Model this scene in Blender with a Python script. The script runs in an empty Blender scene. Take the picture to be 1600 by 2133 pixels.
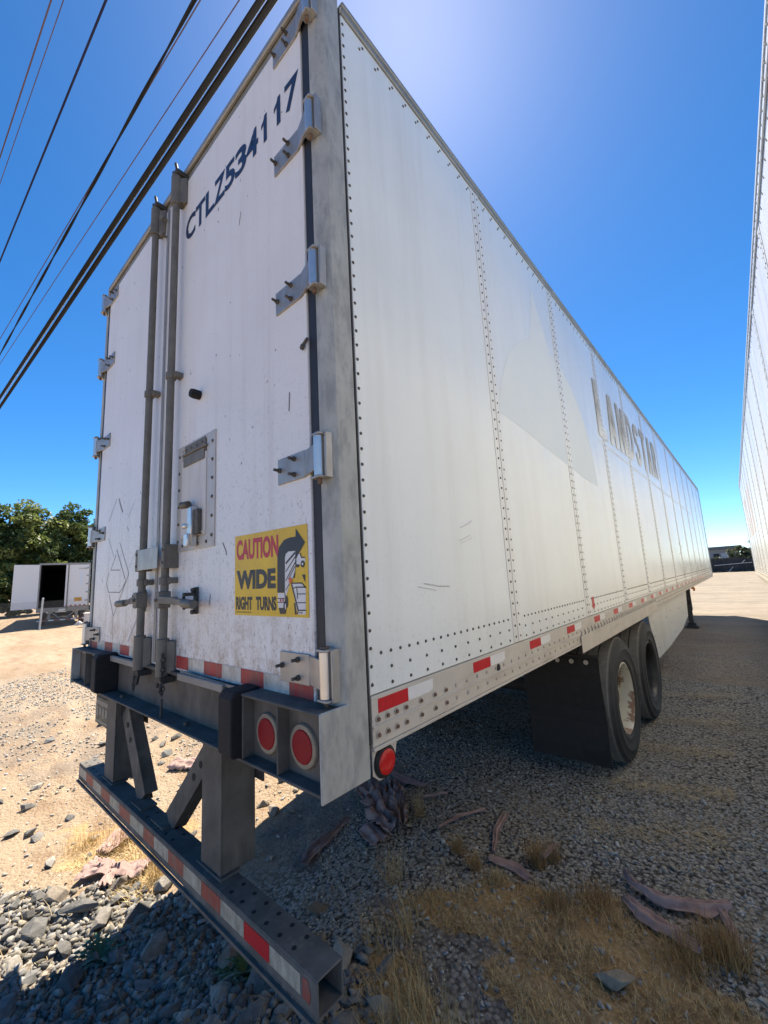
import bpy, bmesh, math, random
import numpy as np
from mathutils import Vector, Matrix

random.seed(7)
rng = np.random.default_rng(7)
scene = bpy.context.scene
COL = scene.collection

# ------------------------------------------------------------------ camera, sky, sun, exposure
cam_d = bpy.data.cameras.new('camera')
cam = bpy.data.objects.new('camera', cam_d)
COL.objects.link(cam)
cam_d.sensor_fit = 'HORIZONTAL'
cam_d.sensor_width = 36.0
cam_d.lens = 858.57 / 1600 * 36.0
cam_d.clip_start = 0.02
cam_d.clip_end = 3000
yaw, pitch, roll = 0.7141, 0.1571, -0.0529
fv = Vector((-math.sin(yaw) * math.cos(pitch), math.cos(yaw) * math.cos(pitch), math.sin(pitch)))
rv = Vector((math.cos(yaw), math.sin(yaw), 0))
uv_ = rv.cross(fv)
r2 = rv * math.cos(roll) + uv_ * math.sin(roll)
u2 = -rv * math.sin(roll) + uv_ * math.cos(roll)
M = Matrix((r2, u2, -fv)).transposed().to_4x4()
M.translation = Vector((0.9407, -0.8731, 1.661))
cam.matrix_world = M
scene.camera = cam

SUN = Vector((-0.33, 0.50, 1.0)).normalized()
world = bpy.data.worlds.new('World')
scene.world = world
world.use_nodes = True
wn = world.node_tree
wn.nodes.clear()
wo = wn.nodes.new('ShaderNodeOutputWorld')
wb = wn.nodes.new('ShaderNodeBackground')
sky = wn.nodes.new('ShaderNodeTexSky')
sky.sky_type = 'NISHITA'
sky.sun_disc = False
sky.sun_elevation = math.asin(SUN.z)
sky.sun_rotation = math.atan2(SUN.x, SUN.y)
sky.altitude = 100
sky.air_density = 0.6
sky.dust_density = 0.18
sky.ozone_density = 3.0
wb.inputs['Strength'].default_value = 0.053
hs = wn.nodes.new('ShaderNodeHueSaturation')
hs.inputs['Hue'].default_value = 0.497
hs.inputs['Saturation'].default_value = 1.28
gm = wn.nodes.new('ShaderNodeGamma')
gm.inputs['Gamma'].default_value = 1.05
wn.links.new(sky.outputs['Color'], gm.inputs['Color'])
wn.links.new(gm.outputs['Color'], hs.inputs['Color'])
wn.links.new(hs.outputs['Color'], wb.inputs['Color'])
wn.links.new(wb.outputs['Background'], wo.inputs['Surface'])

sd = bpy.data.lights.new('sun', 'SUN')
sd.energy = 3.15
sd.angle = math.radians(0.5)
sd.color = (1.0, 0.90, 0.76)
so = bpy.data.objects.new('sun', sd)
COL.objects.link(so)
so.rotation_euler = SUN.to_track_quat('Z', 'Y').to_euler()
so.location = (0, 0, 30)

scene.view_settings.view_transform = 'Standard'
scene.view_settings.look = 'None'
scene.view_settings.gamma = 1.0
scene.view_settings.use_curve_mapping = False
scene.view_settings.exposure = 2.08
scene.render.engine = 'CYCLES'
scene.cycles.max_bounces = 8
scene.cycles.diffuse_bounces = 5
scene.cycles.use_denoising = True


# ------------------------------------------------------------------ numpy noise
def _hash(ix, iy, seed):
    h = (ix.astype(np.int64) * 374761393 + iy.astype(np.int64) * 668265263 + seed * 974634777) & 0x7fffffff
    h = ((h ^ (h >> 13)) * 1274126177) & 0x7fffffff
    h = h ^ (h >> 16)
    return (h & 0xffff) / 65535.0


def vnoise(x, y, seed=0):
    x = np.asarray(x, float); y = np.asarray(y, float)
    ix = np.floor(x).astype(np.int64); iy = np.floor(y).astype(np.int64)
    fx = x - ix; fy = y - iy
    fx = fx * fx * (3 - 2 * fx); fy = fy * fy * (3 - 2 * fy)
    a = _hash(ix, iy, seed); b = _hash(ix + 1, iy, seed)
    c = _hash(ix, iy + 1, seed); d = _hash(ix + 1, iy + 1, seed)
    return (a * (1 - fx) + b * fx) * (1 - fy) + (c * (1 - fx) + d * fx) * fy


def fbm(x, y, seed=0, octv=4):
    s = 0; a = 0.5; t = 0
    for i in range(octv):
        s = s + a * vnoise(np.asarray(x) * 2 ** i, np.asarray(y) * 2 ** i, seed + i * 17); t += a; a *= .5
    return s / t


def sstep(a, b, x):
    t = np.clip((np.asarray(x, float) - a) / (b - a), 0, 1)
    return t * t * (3 - 2 * t)


def ground_z(x, y):
    x = np.asarray(x, float); y = np.asarray(y, float)
    near = np.exp(-((x + 1) ** 2 + (y - 1.5) ** 2) / 200.0)
    z = -0.10 * sstep(7, 26, -x)
    # the pad falls away behind the trailer's rear left corner
    z = z - 0.34 * (1 - sstep(-.3, 2.3, y)) * sstep(.45, 1.7, -x) * (1 - .75 * sstep(3.5, 9, -x)) * sstep(-9, -3, y)
    z = z + (fbm(x * .55, y * .55, 3) - .5) * .10 * (0.35 + .65 * near)
    z = z + (fbm(x * 2.6, y * 2.6, 11, 3) - .5) * .045
    z = z + (fbm(x * 9, y * 9, 21, 2) - .5) * .014 * near
    # tyre ruts across the open yard
    r = np.sin((y * 1.0 + x * .12) * 3.1 + 3 * fbm(x * .1, y * .3, 5, 2))
    z = z + r * .02 * sstep(3.5, 8, -x) * (1 - sstep(26, 40, -x))
    d = np.sqrt((x + .25) ** 2 + ((y - 4.0) * .5) ** 2)
    z = z * sstep(0.1, 0.9, d)
    return z - 0.01


def in_poly(x, y, poly, jit=.09, sc=5.0, seed=40):
    x = np.asarray(x, float); y = np.asarray(y, float)
    px = x + (fbm(x * sc, y * sc, seed, 3) - .5) * 2 * jit * 1.6
    py = y + (fbm(x * sc, y * sc, seed + 5, 3) - .5) * 2 * jit * 1.6
    ins = np.zeros(px.shape, bool)
    n = len(poly)
    for i in range(n):
        x0, y0 = poly[i]; x1, y1 = poly[(i + 1) % n]
        if y0 == y1: continue
        c = ((y0 > py) != (y1 > py)) & (px < (x1 - x0) * (py - y0) / (y1 - y0) + x0)
        ins ^= c
    return ins


P_GRASS = [(-.62, .98), (-.55, 1.12), (-.28, 1.42), (.21, 1.65), (.58, 1.5), (.85, 1.2), (.9, .9), (.6, .75), (.1, .72), (-.1, .85), (-.3, .95)]
P_GRASS2 = [(-0.631, 0.631), (-0.305, 0.686), (-0.003, 0.585), (0.147, 0.305), (-0.304, 0.303), (-0.505, 0.505)]
P_STRAW = [(-3.779, -0.007), (-3.367, 0.438), (-2.616, 0.739), (-2.288, 0.542), (-2.474, 0.182), (-3.003, -0.02)]
P_SOIL = [(-0.923, 0.951), (-0.623, 1.028), (-0.311, 0.966), (-0.108, 0.874), (0.094, 0.751), (0.396, 0.812), (0.361, 0.598), (-0.002, 0.554), (-0.409, 0.67)]
P_SOIL2 = [(-2.135, 1.492), (-2.036, 1.033), (-1.625, 0.889), (-1.366, 1.145), (-1.405, 1.967), (-1.844, 2.249)]
P_ROCK = [(-4.273, -0.665), (-3.041, -0.19), (-2.31, 0.377), (-1.856, 0.609), (-1.319, 0.703), (-0.709, 0.576), (-0.303, 0.503), (-0.107, 0.207), (-1.288, -0.904), (-3.786, -1.505)]
P_GRAV = [(-1.35, .72), (-1.55, 1.3), (-1.5, 2.2), (-2.5, 2.6), (-2.6, 6.5), (2.6, 6.5), (2.6, .6), (.9, .6), (-.2, .45), (-.7, .5), (-1.1, .56)]
P_GRAVL = [(-17.231, -1.546), (-10.124, 1.527), (-6.221, 2.61), (-4.628, 2.316), (-5.558, 1.321), (-8.602, 0.059)]
P_GRAVM = [(-4.32, 1.658), (-3.391, 2.592), (-2.417, 2.417), (-2.571, 1.621), (-3.539, 1.153)]


# ------------------------------------------------------------------ materials
def new_mat(name):
    m = bpy.data.materials.new(name)
    m.use_nodes = True
    nt = m.node_tree
    b = nt.nodes['Principled BSDF']
    return m, nt, b


def N(nt, t, **kw):
    n = nt.nodes.new(t)
    for k, v in kw.items():
        if k in n.inputs.keys():
            n.inputs[k].default_value = v
        else:
            setattr(n, k, v)
    return n


def ramp(nt, src, p0, p1, c0=(0, 0, 0, 1), c1=(1, 1, 1, 1)):
    r = nt.nodes.new('ShaderNodeValToRGB')
    r.color_ramp.elements[0].position = p0; r.color_ramp.elements[0].color = c0
    r.color_ramp.elements[1].position = p1; r.color_ramp.elements[1].color = c1
    nt.links.new(src, r.inputs['Fac'])
    return r.outputs['Color']


def mix(nt, fac, a, b, mode='MIX'):
    m = nt.nodes.new('ShaderNodeMix')
    m.data_type = 'RGBA'; m.blend_type = mode; m.clamp_factor = True
    for s, v in ((m.inputs['Factor'], fac), (m.inputs['A'], a), (m.inputs['B'], b)):
        if isinstance(v, (int, float)): s.default_value = v
        elif isinstance(v, tuple): s.default_value = v if len(v) == 4 else (*v, 1)
        else: nt.links.new(v, s)
    return m.outputs['Result']


def math_(nt, op, a, b=0.0, c=None):
    m = nt.nodes.new('ShaderNodeMath'); m.operation = op; m.use_clamp = False
    for i, v in enumerate((a, b) if c is None else (a, b, c)):
        if isinstance(v, (int, float)): m.inputs[i].default_value = v
        else: nt.links.new(v, m.inputs[i])
    return m.outputs[0]


def pos(nt, scale=(1, 1, 1), obj=False):
    if obj:
        g = nt.nodes.new('ShaderNodeTexCoord'); o = g.outputs['Object']
    else:
        g = nt.nodes.new('ShaderNodeNewGeometry'); o = g.outputs['Position']
    mp = nt.nodes.new('ShaderNodeMapping')
    mp.inputs['Scale'].default_value = scale
    nt.links.new(o, mp.inputs['Vector'])
    return mp.outputs['Vector']


def noise(nt, vec, scale, detail=4, rough=.6):
    n = N(nt, 'ShaderNodeTexNoise', Scale=scale, Detail=detail, Roughness=rough)
    nt.links.new(vec, n.inputs['Vector'])
    return n.outputs['Fac']


def bump(nt, b, h, strength=.3, dist=.01):
    n = N(nt, 'ShaderNodeBump', Strength=strength, Distance=dist)
    nt.links.new(h, n.inputs['Height'])
    nt.links.new(n.outputs['Normal'], b.inputs['Normal'])


def basic(name, col, rough=.6, metal=0.0, var=.18, vs=6.0, bm=.0, bs=60, stain=None, st_amt=.5, st_scale=(9, 9, 1.2), st_thr=(.52, .72), spec=.5, obj=False):
    m, nt, b = new_mat(name)
    v = pos(nt, obj=obj)
    n1 = noise(nt, v, vs, 5)
    c = mix(nt, ramp(nt, n1, .3, .7), tuple(x * (1 - var) for x in col), tuple(min(1, x * (1 + var)) for x in col))
    if stain:
        n2 = noise(nt, pos(nt, st_scale, obj=obj), 1.0, 6, .65)
        f = math_(nt, 'MULTIPLY', ramp(nt, n2, *st_thr), st_amt)
        c = mix(nt, f, c, stain)
    nt.links.new(c, b.inputs['Base Color'])
    b.inputs['Roughness'].default_value = rough
    b.inputs['Metallic'].default_value = metal
    b.inputs['Specular IOR Level'].default_value = spec
    if bm > 0:
        bump(nt, b, noise(nt, v, bs, 3), bm, .004)
    return m


MT = {}
MT['frame'] = basic('galvanised_steel', (.27, .255, .225), .7, .08, .16, 5, .25, 90, (.16, .15, .135), .6, (6, 6, 2.0))
MT['post'] = basic('galvanised_post', (.40, .405, .375), .6, .1, .12, 9, .12, 50, (.25, .26, .25), .75, (20, 20, 8.0), (.46, .62))
MT['sill'] = basic('dirty_steel', (.10, .092, .080), .8, .03, .35, 7, .35, 80, (.22, .195, .16), .5, (14, 14, 2.2))
MT['guard'] = basic('guard_steel', (.115, .106, .094), .85, .02, .35, 8, .3, 90, (.25, .22, .18), .5, (20, 20, 3.0))
MT['dark'] = basic('dark_steel', (.05, .048, .045), .7, .1, .3, 9)
MT['rod'] = basic('zinc_rod', (.155, .145, .122), .6, .12, .2, 12, .2, 120, (.11, .10, .09), .6, (12, 12, 4))
MT['plate'] = basic('hinge_plate', (.36, .355, .34), .45, .5, .14, 14, .12, 140, (.28, .22, .17), .6, (14, 14, 3))
MT['chrome'] = basic('bright_aluminium', (.66, .65, .62), .38, .8, .06, 30)
MT['bolt'] = basic('bolt_steel', (.10, .09, .075), .6, .3, .3, 40)
MT['rust'] = basic('rusty_bolt', (.16, .10, .065), .75, .1, .35, 60)
MT['rubber'] = basic('black_rubber', (.013, .013, .0135), .85, 0, .25, 20, .4, 60)
MT['gasket'] = basic('door_seal', (.022, .024, .030), .6, 0, .2, 10)
MT['rail'] = basic('painted_rail', (.54, .50, .43), .5, 0, .08, 6, .05, 60, (.35, .31, .25), .5, (3, 3, 18))
MT['railcap'] = basic('rail_rivet', (.42, .38, .31), .5, .1, .15, 40)
MT['toprail'] = basic('roof_rail', (.30, .30, .28), .5, .4, .15, 6)
MT['under'] = basic('underside', (.035, .032, .03), .8, 0, .3, 4)
MT['red'] = basic('red_tape', (.52, .018, .025), .35, 0, .08, 60)
MT['white_tape'] = basic('white_tape', (.72, .72, .70), .4, 0, .05, 60)
MT['red_dirty'] = basic('dirty_red_tape', (.36, .028, .03), .55, 0, .2, 30, 0, 60, (.22, .12, .09), .75, (25, 25, 8), (.45, .75))
MT['white_dirty'] = basic('dirty_white_tape', (.55, .53, .47), .55, 0, .15, 30, 0, 60, (.24, .17, .10), .8, (30, 30, 7), (.45, .72))
MT['red_old'] = basic('faded_red_tape', (.30, .055, .04), .6, 0, .25, 30, 0, 60, (.2, .15, .12), .7, (25, 25, 12), (.45, .7))
MT['white_old'] = basic('worn_white_tape', (.40, .37, .29), .6, 0, .2, 30, 0, 60, (.2, .17, .13), .85, (30, 30, 14), (.45, .68))
MT['lamp_ring'] = basic('lamp_ring', (.25, .225, .175), .6, .2, .2, 40)
MT['navy'] = basic('navy_lettering', (.022, .028, .062), .4, 0, .1, 30)
MT['black'] = basic('black_print', (.02, .021, .024), .45, 0, .1, 30)
MT['sign_red'] = basic('red_print', (.46, .02, .04), .45, 0, .1, 30)
MT['sign_white'] = basic('white_print', (.66, .66, .66), .45, 0, .06, 30)
MT['sign_orange'] = basic('orange_print', (.7, .12, .03), .45, 0, .1, 30)
MT['scuff'] = basic('scuff_mark', (.20, .19, .19), .7, 0, .3, 50)
MT['scuff2'] = basic('faint_scuff', (.48, .48, .47), .7, 0, .2, 50)
MT['plateplastic'] = basic('licence_plate', (.12, .125, .09), .6, 0, .4, 30, 0, 60, (.04, .04, .035), .8, (40, 40, 40), (.4, .6))
MT['cable'] = basic('cable_sheath', (.016, .016, .017), .8, 0, .3, 3, spec=.1)
MT['cable_thin'] = basic('aged_wire', (.10, .075, .095), .8, 0, .2, 3, spec=.1)
MT['cable_navy'] = basic('dark_wire', (.02, .02, .05), .8, 0, .2, 3, spec=.1)
MT['messenger'] = basic('messenger_strand', (.75, .78, .78), .4, .2, .05, 3)
MT['skirt'] = basic('skirt_panel', (.55, .54, .50), .5, 0, .06, 2, 0, 60, (.42, .39, .33), .6, (2, 2, 1))
MT['amber'] = basic('amber_lens', (.6, .2, .04), .3)
MT['rim_dark'] = basic('dark_rim', (.05, .048, .045), .5, .6, .3, 8)
MT['trunk'] = basic('bark', (.10, .08, .06), .9, 0, .3, 3)
MT['fence_steel'] = basic('galvanised_fence', (.5, .5, .48), .5, .4, .1, 5)
MT['wire'] = basic('fence_wire', (.22, .22, .21), .5, .5, .1, 5)
MT['screen'] = basic('black_screen', (.03, .031, .034), .9, 0, .35, .6, 0, 60, (.075, .07, .065), .6, (.7, .7, 3))
MT['block'] = basic('white_concrete', (.62, .60, .56), .8, 0, .12, 6)
MT['bld'] = basic('grey_cladding', (.22, .24, .27), .7, 0, .08, .3)
MT['bld_door'] = basic('pale_cladding', (.36, .38, .42), .6, 0, .06, .5)
MT['bld_roof'] = basic('dark_roof', (.10, .115, .12), .7, 0, .08, .3)
MT['pipe'] = basic('white_pipe', (.6, .6, .58), .5)
MT['orange_sticker'] = basic('orange_sticker', (.55, .28, .03), .5, 0, .15, 8)


def lens_mat():
    m, nt, b = new_mat('red_lens')
    v = pos(nt, (1, 1, 1))
    ch = N(nt, 'ShaderNodeTexVoronoi', Scale=260.0)
    nt.links.new(v, ch.inputs['Vector'])
    b.inputs['Base Color'].default_value = (.25, .008, .014, 1)
    b.inputs['Roughness'].default_value = .6
    b.inputs['Specular IOR Level'].default_value = .25
    bump(nt, b, ch.outputs['Distance'], .25, .002)
    return m


MT['lens'] = lens_mat()


def marker_mat():
    m, nt, b = new_mat('marker_lens')
    b.inputs['Base Color'].default_value = (.5, .008, .010, 1)
    b.inputs['Roughness'].default_value = .3
    b.inputs['Coat Weight'].default_value = .15
    w = N(nt, 'ShaderNodeTexNoise', Scale=90.0)
    nt.links.new(pos(nt), w.inputs['Vector'])
    bump(nt, b, w.outputs['Fac'], .15, .003)
    return m


MT['marker'] = marker_mat()


def side_paint(name, col=(.81, .84, .805), dirt=(.55, .53, .46), rough=(.16, .30), amount=.55):
    m, nt, b = new_mat(name)
    v = pos(nt)
    n1 = noise(nt, v, .9, 4)
    c = mix(nt, ramp(nt, n1, .35, .7), tuple(x * .95 for x in col), tuple(min(1, x * 1.03) for x in col))
    st = noise(nt, pos(nt, (7, 7, .4)), 1.0, 6, .7)
    c = mix(nt, math_(nt, 'MULTIPLY', ramp(nt, st, .48, .75), amount * .5), c, dirt)
    blot = noise(nt, pos(nt, (3, 3, 2)), 1.3, 7, .75)
    c = mix(nt, math_(nt, 'MULTIPLY', ramp(nt, blot, .56, .7), amount * .25), c, (.64, .65, .61))
    geo = nt.nodes.new('ShaderNodeNewGeometry')
    sx = nt.nodes.new('ShaderNodeSeparateXYZ')
    nt.links.new(geo.outputs['Position'], sx.inputs[0])
    low = nt.nodes.new('ShaderNodeMapRange')
    low.inputs[1].default_value = 1.9; low.inputs[2].default_value = 1.25
    nt.links.new(sx.outputs['Z'], low.inputs[0])
    sp = noise(nt, v, 55, 4, .75)
    f = math_(nt, 'MULTIPLY', ramp(nt, sp, .56, .72), math_(nt, 'MULTIPLY_ADD', low.outputs[0], .35, .10))
    c = mix(nt, f, c, (.42, .38, .31))
    nt.links.new(c, b.inputs['Base Color'])
    rr = nt.nodes.new('ShaderNodeMapRange')
    rr.inputs[3].default_value = rough[0]; rr.inputs[4].default_value = rough[1]
    nt.links.new(noise(nt, pos(nt, (2, 2, .6)), 1.3, 4), rr.inputs[0])
    nt.links.new(rr.outputs[0], b.inputs['Roughness'])
    h = math_(nt, 'ADD', noise(nt, pos(nt, (1, 1.1, .5)), 2.2, 3), math_(nt, 'MULTIPLY', noise(nt, pos(nt, (1, 2.6, .05)), 1.0, 1), .8))
    bump(nt, b, h, .22, .03)
    return m


MT['side'] = side_paint('side_paint')
MT['side2'] = side_paint('other_trailer_paint', (.75, .76, .76), (.45, .34, .27), (.2, .4), 1.0)
MT['strip'] = side_paint('strip_paint', (.79, .79, .74), (.5, .47, .4), (.25, .4), .9)


def ghost_mat(name, col, z0, z1, scale=7):
    """faded print: colour that has worn off towards its lower edge, over the white paint"""
    m, nt, b = new_mat(name)
    geo = nt.nodes.new('ShaderNodeNewGeometry')
    sx = nt.nodes.new('ShaderNodeSeparateXYZ')
    nt.links.new(geo.outputs['Position'], sx.inputs[0])
    low = nt.nodes.new('ShaderNodeMapRange')
    low.inputs[1].default_value = z0; low.inputs[2].default_value = z1
    nt.links.new(sx.outputs['Z'], low.inputs[0])
    f = math_(nt, 'MULTIPLY', low.outputs[0], math_(nt, 'MULTIPLY_ADD', noise(nt, pos(nt), scale, 6, .7), 1.2, .25))
    c = mix(nt, math_(nt, 'MINIMUM', f, 1.0), (.80, .825, .79), col)
    nt.links.new(c, b.inputs['Base Color'])
    b.inputs['Roughness'].default_value = .7
    b.inputs['Specular IOR Level'].default_value = .2
    return m


MT['letters'] = ghost_mat('faded_lettering', (.36, .355, .33), 2.95, 3.25)
MT['emblem'] = ghost_mat('faded_emblem', (.685, .75, .78), 1.2, 2.2, 2)
MT['stripe'] = ghost_mat('faded_stripe', (.66, .72, .77), 0, 1, 2)
MT['ghost_rust'] = ghost_mat('faded_red_print', (.55, .42, .36), 0.5, 1.5, 1.4)


def door_paint(name):
    m, nt, b = new_mat(name)
    v = pos(nt)
    col = (.76, .755, .745)
    c = mix(nt, ramp(nt, noise(nt, v, 1.5, 5), .3, .7), tuple(x * .93 for x in col), tuple(x * 1.04 for x in col))
    geo = nt.nodes.new('ShaderNodeNewGeometry')
    sx = nt.nodes.new('ShaderNodeSeparateXYZ')
    nt.links.new(geo.outputs['Position'], sx.inputs[0])
    low = nt.nodes.new('ShaderNodeMapRange')
    low.inputs[1].default_value = 2.6; low.inputs[2].default_value = 1.3
    nt.links.new(sx.outputs['Z'], low.inputs[0])
    low2 = nt.nodes.new('ShaderNodeMapRange')
    low2.inputs[1].default_value = 1.62; low2.inputs[2].default_value = 1.29
    nt.links.new(sx.outputs['Z'], low2.inputs[0])
    st = noise(nt, pos(nt, (16, 1, .7)), 1.0, 6, .65)
    c = mix(nt, math_(nt, 'MULTIPLY', ramp(nt, st, .5, .8), math_(nt, 'MULTIPLY_ADD', low.outputs[0], .5, .2)), c, (.40, .365, .31))
    sp = noise(nt, v, 70, 4, .8)
    c = mix(nt, math_(nt, 'MULTIPLY', ramp(nt, sp, .555, .68), math_(nt, 'MULTIPLY_ADD', low.outputs[0], .8, .08)), c, (.22, .20, .165))
    sp2 = noise(nt, pos(nt, (1, 1, .55)), 24, 6, .8)
    c = mix(nt, math_(nt, 'MULTIPLY', ramp(nt, sp2, .46, .62), math_(nt, 'MULTIPLY', low2.outputs[0], .9)), c, (.27, .185, .11))
    # dark chips and specks
    ch = noise(nt, pos(nt, (1, 1, .6)), 33, 2, .5)
    c = mix(nt, math_(nt, 'MULTIPLY', ramp(nt, ch, .735, .755), .8), c, (.12, .115, .11))
    nt.links.new(c, b.inputs['Base Color'])
    b.inputs['Roughness'].default_value = .42
    bump(nt, b, noise(nt, v, 140, 3), .10, .003)
    return m


MT['door'] = door_paint('door_paint')


def tyre_mat():
    m, nt, b = new_mat('tyre_rubber')
    v = pos(nt)
    c = mix(nt, ramp(nt, noise(nt, v, 5, 5), .35, .7), (.022, .022, .023), (.042, .040, .038))
    at = N(nt, 'ShaderNodeAttribute', attribute_name='tread')
    c = mix(nt, math_(nt, 'MULTIPLY', at.outputs['Fac'], .9), c, mix(nt, ramp(nt, noise(nt, v, 30, 4), .3, .7), (.15, .142, .125), (.23, .215, .19)))
    nt.links.new(c, b.inputs['Base Color'])
    b.inputs['Roughness'].default_value = .75
    bump(nt, b, noise(nt, v, 80, 3), .3, .003)
    return m


MT['tyre'] = tyre_mat()
MT['rim'] = basic('cream_rim', (.62, .57, .44), .5, 0, .08, 6, .1, 60, (.20, .095, .04), .95, (6, 6, 6), (.54, .60))


def sign_mat():
    m, nt, b = new_mat('yellow_sticker')
    v = pos(nt)
    c = mix(nt, ramp(nt, noise(nt, v, 9, 5), .35, .7), (.66, .42, .02), (.78, .51, .018))
    sp = noise(nt, v, 110, 4, .8)
    c = mix(nt, math_(nt, 'MULTIPLY', ramp(nt, sp, .56, .7), .55), c, (.25, .17, .04))
    nt.links.new(c, b.inputs['Base Color'])
    b.inputs['Roughness'].default_value = .45
    return m


MT['sign'] = sign_mat()


def ground_mat():
    m, nt, b = new_mat('yard_ground')
    v = pos(nt)
    at = N(nt, 'ShaderNodeAttribute', attribute_name='zone')
    sep = nt.nodes.new('ShaderNodeSeparateColor')
    nt.links.new(at.outputs['Color'], sep.inputs[0])
    # dry pale dirt
    big = noise(nt, pos(nt, (.22, .8, 1)), 1.0, 5, .6)
    dirt = mix(nt, ramp(nt, big, .32, .68), (.285, .205, .13), (.385, .30, .205))
    mid = noise(nt, pos(nt, (1.0, 3.2, 1)), 1.4, 6, .7)
    dirt = mix(nt, math_(nt, 'MULTIPLY', ramp(nt, mid, .46, .68), .75), dirt, (.22, .14, .08))
    fine = noise(nt, v, 38, 5, .75)
    dirt = mix(nt, math_(nt, 'MULTIPLY', ramp(nt, fine, .5, .72), .5), dirt, (.20, .15, .11))
    dirt = mix(nt, math_(nt, 'MULTIPLY', ramp(nt, noise(nt, v, 75, 3, .6), .6, .7), .6), dirt, (.62, .58, .52))
    # the far yard is paler crushed stone with long grey streaks
    gg = nt.nodes.new('ShaderNodeNewGeometry'); sx = nt.nodes.new('ShaderNodeSeparateXYZ')
    nt.links.new(gg.outputs['Position'], sx.inputs[0])
    fy = nt.nodes.new('ShaderNodeMapRange'); fy.inputs[1].default_value = 8; fy.inputs[2].default_value = 15
    nt.links.new(sx.outputs['Y'], fy.inputs[0])
    yard = mix(nt, ramp(nt, noise(nt, pos(nt, (.25, .6, 1)), 1.0, 6, .7), .35, .65), (.30, .255, .195), (.21, .18, .14))
    yard = mix(nt, math_(nt, 'MULTIPLY', ramp(nt, noise(nt, pos(nt, (.8, 2.2, 1)), 1.0, 6, .75), .5, .66), .7), yard, (.14, .12, .095))
    dirt = mix(nt, fy.outputs[0], dirt, yard)
    # grey gravel bed
    vo = N(nt, 'ShaderNodeTexVoronoi', Scale=44.0)
    nt.links.new(v, vo.inputs['Vector'])
    vc = nt.nodes.new('ShaderNodeSeparateColor')
    nt.links.new(vo.outputs['Color'], vc.inputs[0])
    grav = mix(nt, vc.outputs[0], (.28, .262, .225), (.50, .47, .41))
    grav = mix(nt, ramp(nt, vo.outputs['Distance'], .35, .75), grav, (.055, .05, .045))
    grav = mix(nt, math_(nt, 'MULTIPLY', ramp(nt, noise(nt, pos(nt, (.9, 3.0, 1)), 1.0, 5, .65), .5, .66), .45), grav, (.36, .30, .205))
    straw = mix(nt, fine, (.34, .20, .075), (.58, .39, .165))
    soil = mix(nt, ramp(nt, noise(nt, v, 25, 5, .7), .35, .7), (.12, .10, .085), (.25, .215, .18))
    c = mix(nt, sep.outputs[0], dirt, grav)
    c = mix(nt, sep.outputs[1], c, straw)
    c = mix(nt, sep.outputs[2], c, soil)
    nt.links.new(c, b.inputs['Base Color'])
    b.inputs['Roughness'].default_value = .95
    b.inputs['Specular IOR Level'].default_value = .15
    hb = math_(nt, 'MULTIPLY_ADD', math_(nt, 'SUBTRACT', 1.0, vo.outputs['Distance']), .6, math_(nt, 'MULTIPLY', noise(nt, v, 20, 6, .75), 1.3))
    bump(nt, b, hb, .8, .02)
    return m


MT['ground'] = ground_mat()


def attr_stone(name, rnd=False, base=(.2, .19, .175)):
    m, nt, b = new_mat(name)
    v = pos(nt)
    if rnd:
        oi = nt.nodes.new('ShaderNodeObjectInfo')
        r = nt.nodes.new('ShaderNodeValToRGB')
        e = r.color_ramp.elements
        e[0].position = 0; e[0].color = (.12, .115, .105, 1)
        e[1].position = 1; e[1].color = (.34, .32, .28, 1)
        x = r.color_ramp.elements.new(.5); x.color = (.19, .19, .185, 1)
        x = r.color_ramp.elements.new(.8); x.color = (.30, .25, .19, 1)
        nt.links.new(oi.outputs['Random'], r.inputs['Fac'])
        c = r.outputs['Color']
    else:
        at = N(nt, 'ShaderNodeAttribute', attribute_name='col')
        c = at.outputs['Color']
    n = noise(nt, v, 35, 6, .7)
    c = mix(nt, ramp(nt, n, .3, .75), mix(nt, 1.0, c, (.66, .65, .64), 'MULTIPLY'), mix(nt, 1.0, c, (1.25, 1.24, 1.2), 'MULTIPLY'))
    nt.links.new(c, b.inputs['Base Color'])
    b.inputs['Roughness'].default_value = .9
    b.inputs['Specular IOR Level'].default_value = .25
    bump(nt, b, noise(nt, v, 60, 6, .75), .5, .008)
    return m


MT['rock'] = attr_stone('crushed_rock', True)
MT['stone'] = attr_stone('gravel_stone')


def blade_mat(name):
    m, nt, b = new_mat(name)
    at = N(nt, 'ShaderNodeAttribute', attribute_name='col')
    nt.links.new(at.outputs['Color'], b.inputs['Base Color'])
    b.inputs['Roughness'].default_value = .7
    return m


MT['straw'] = blade_mat('dry_straw')


def leaf_mat(name, a, bcol, c3, tr=.35):
    m, nt, b = new_mat(name)
    at = N(nt, 'ShaderNodeAttribute', attribute_name='col')
    r = nt.nodes.new('ShaderNodeValToRGB')
    e = r.color_ramp.elements
    e[0].position = 0; e[0].color = (*a, 1)
    e[1].position = 1; e[1].color = (*c3, 1)
    x = e.new(.55); x.color = (*bcol, 1)
    nt.links.new(at.outputs['Fac'], r.inputs['Fac'])
    nt.links.new(r.outputs['Color'], b.inputs['Base Color'])
    b.inputs['Roughness'].default_value = .5
    tl = nt.nodes.new('ShaderNodeBsdfTranslucent')
    nt.links.new(r.outputs['Color'], tl.inputs['Color'])
    ms = nt.nodes.new('ShaderNodeMixShader'); ms.inputs[0].default_value = tr
    nt.links.new(b.outputs[0], ms.inputs[1]); nt.links.new(tl.outputs[0], ms.inputs[2])
    nt.links.new(ms.outputs[0], nt.nodes['Material Output'].inputs['Surface'])
    return m


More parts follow.
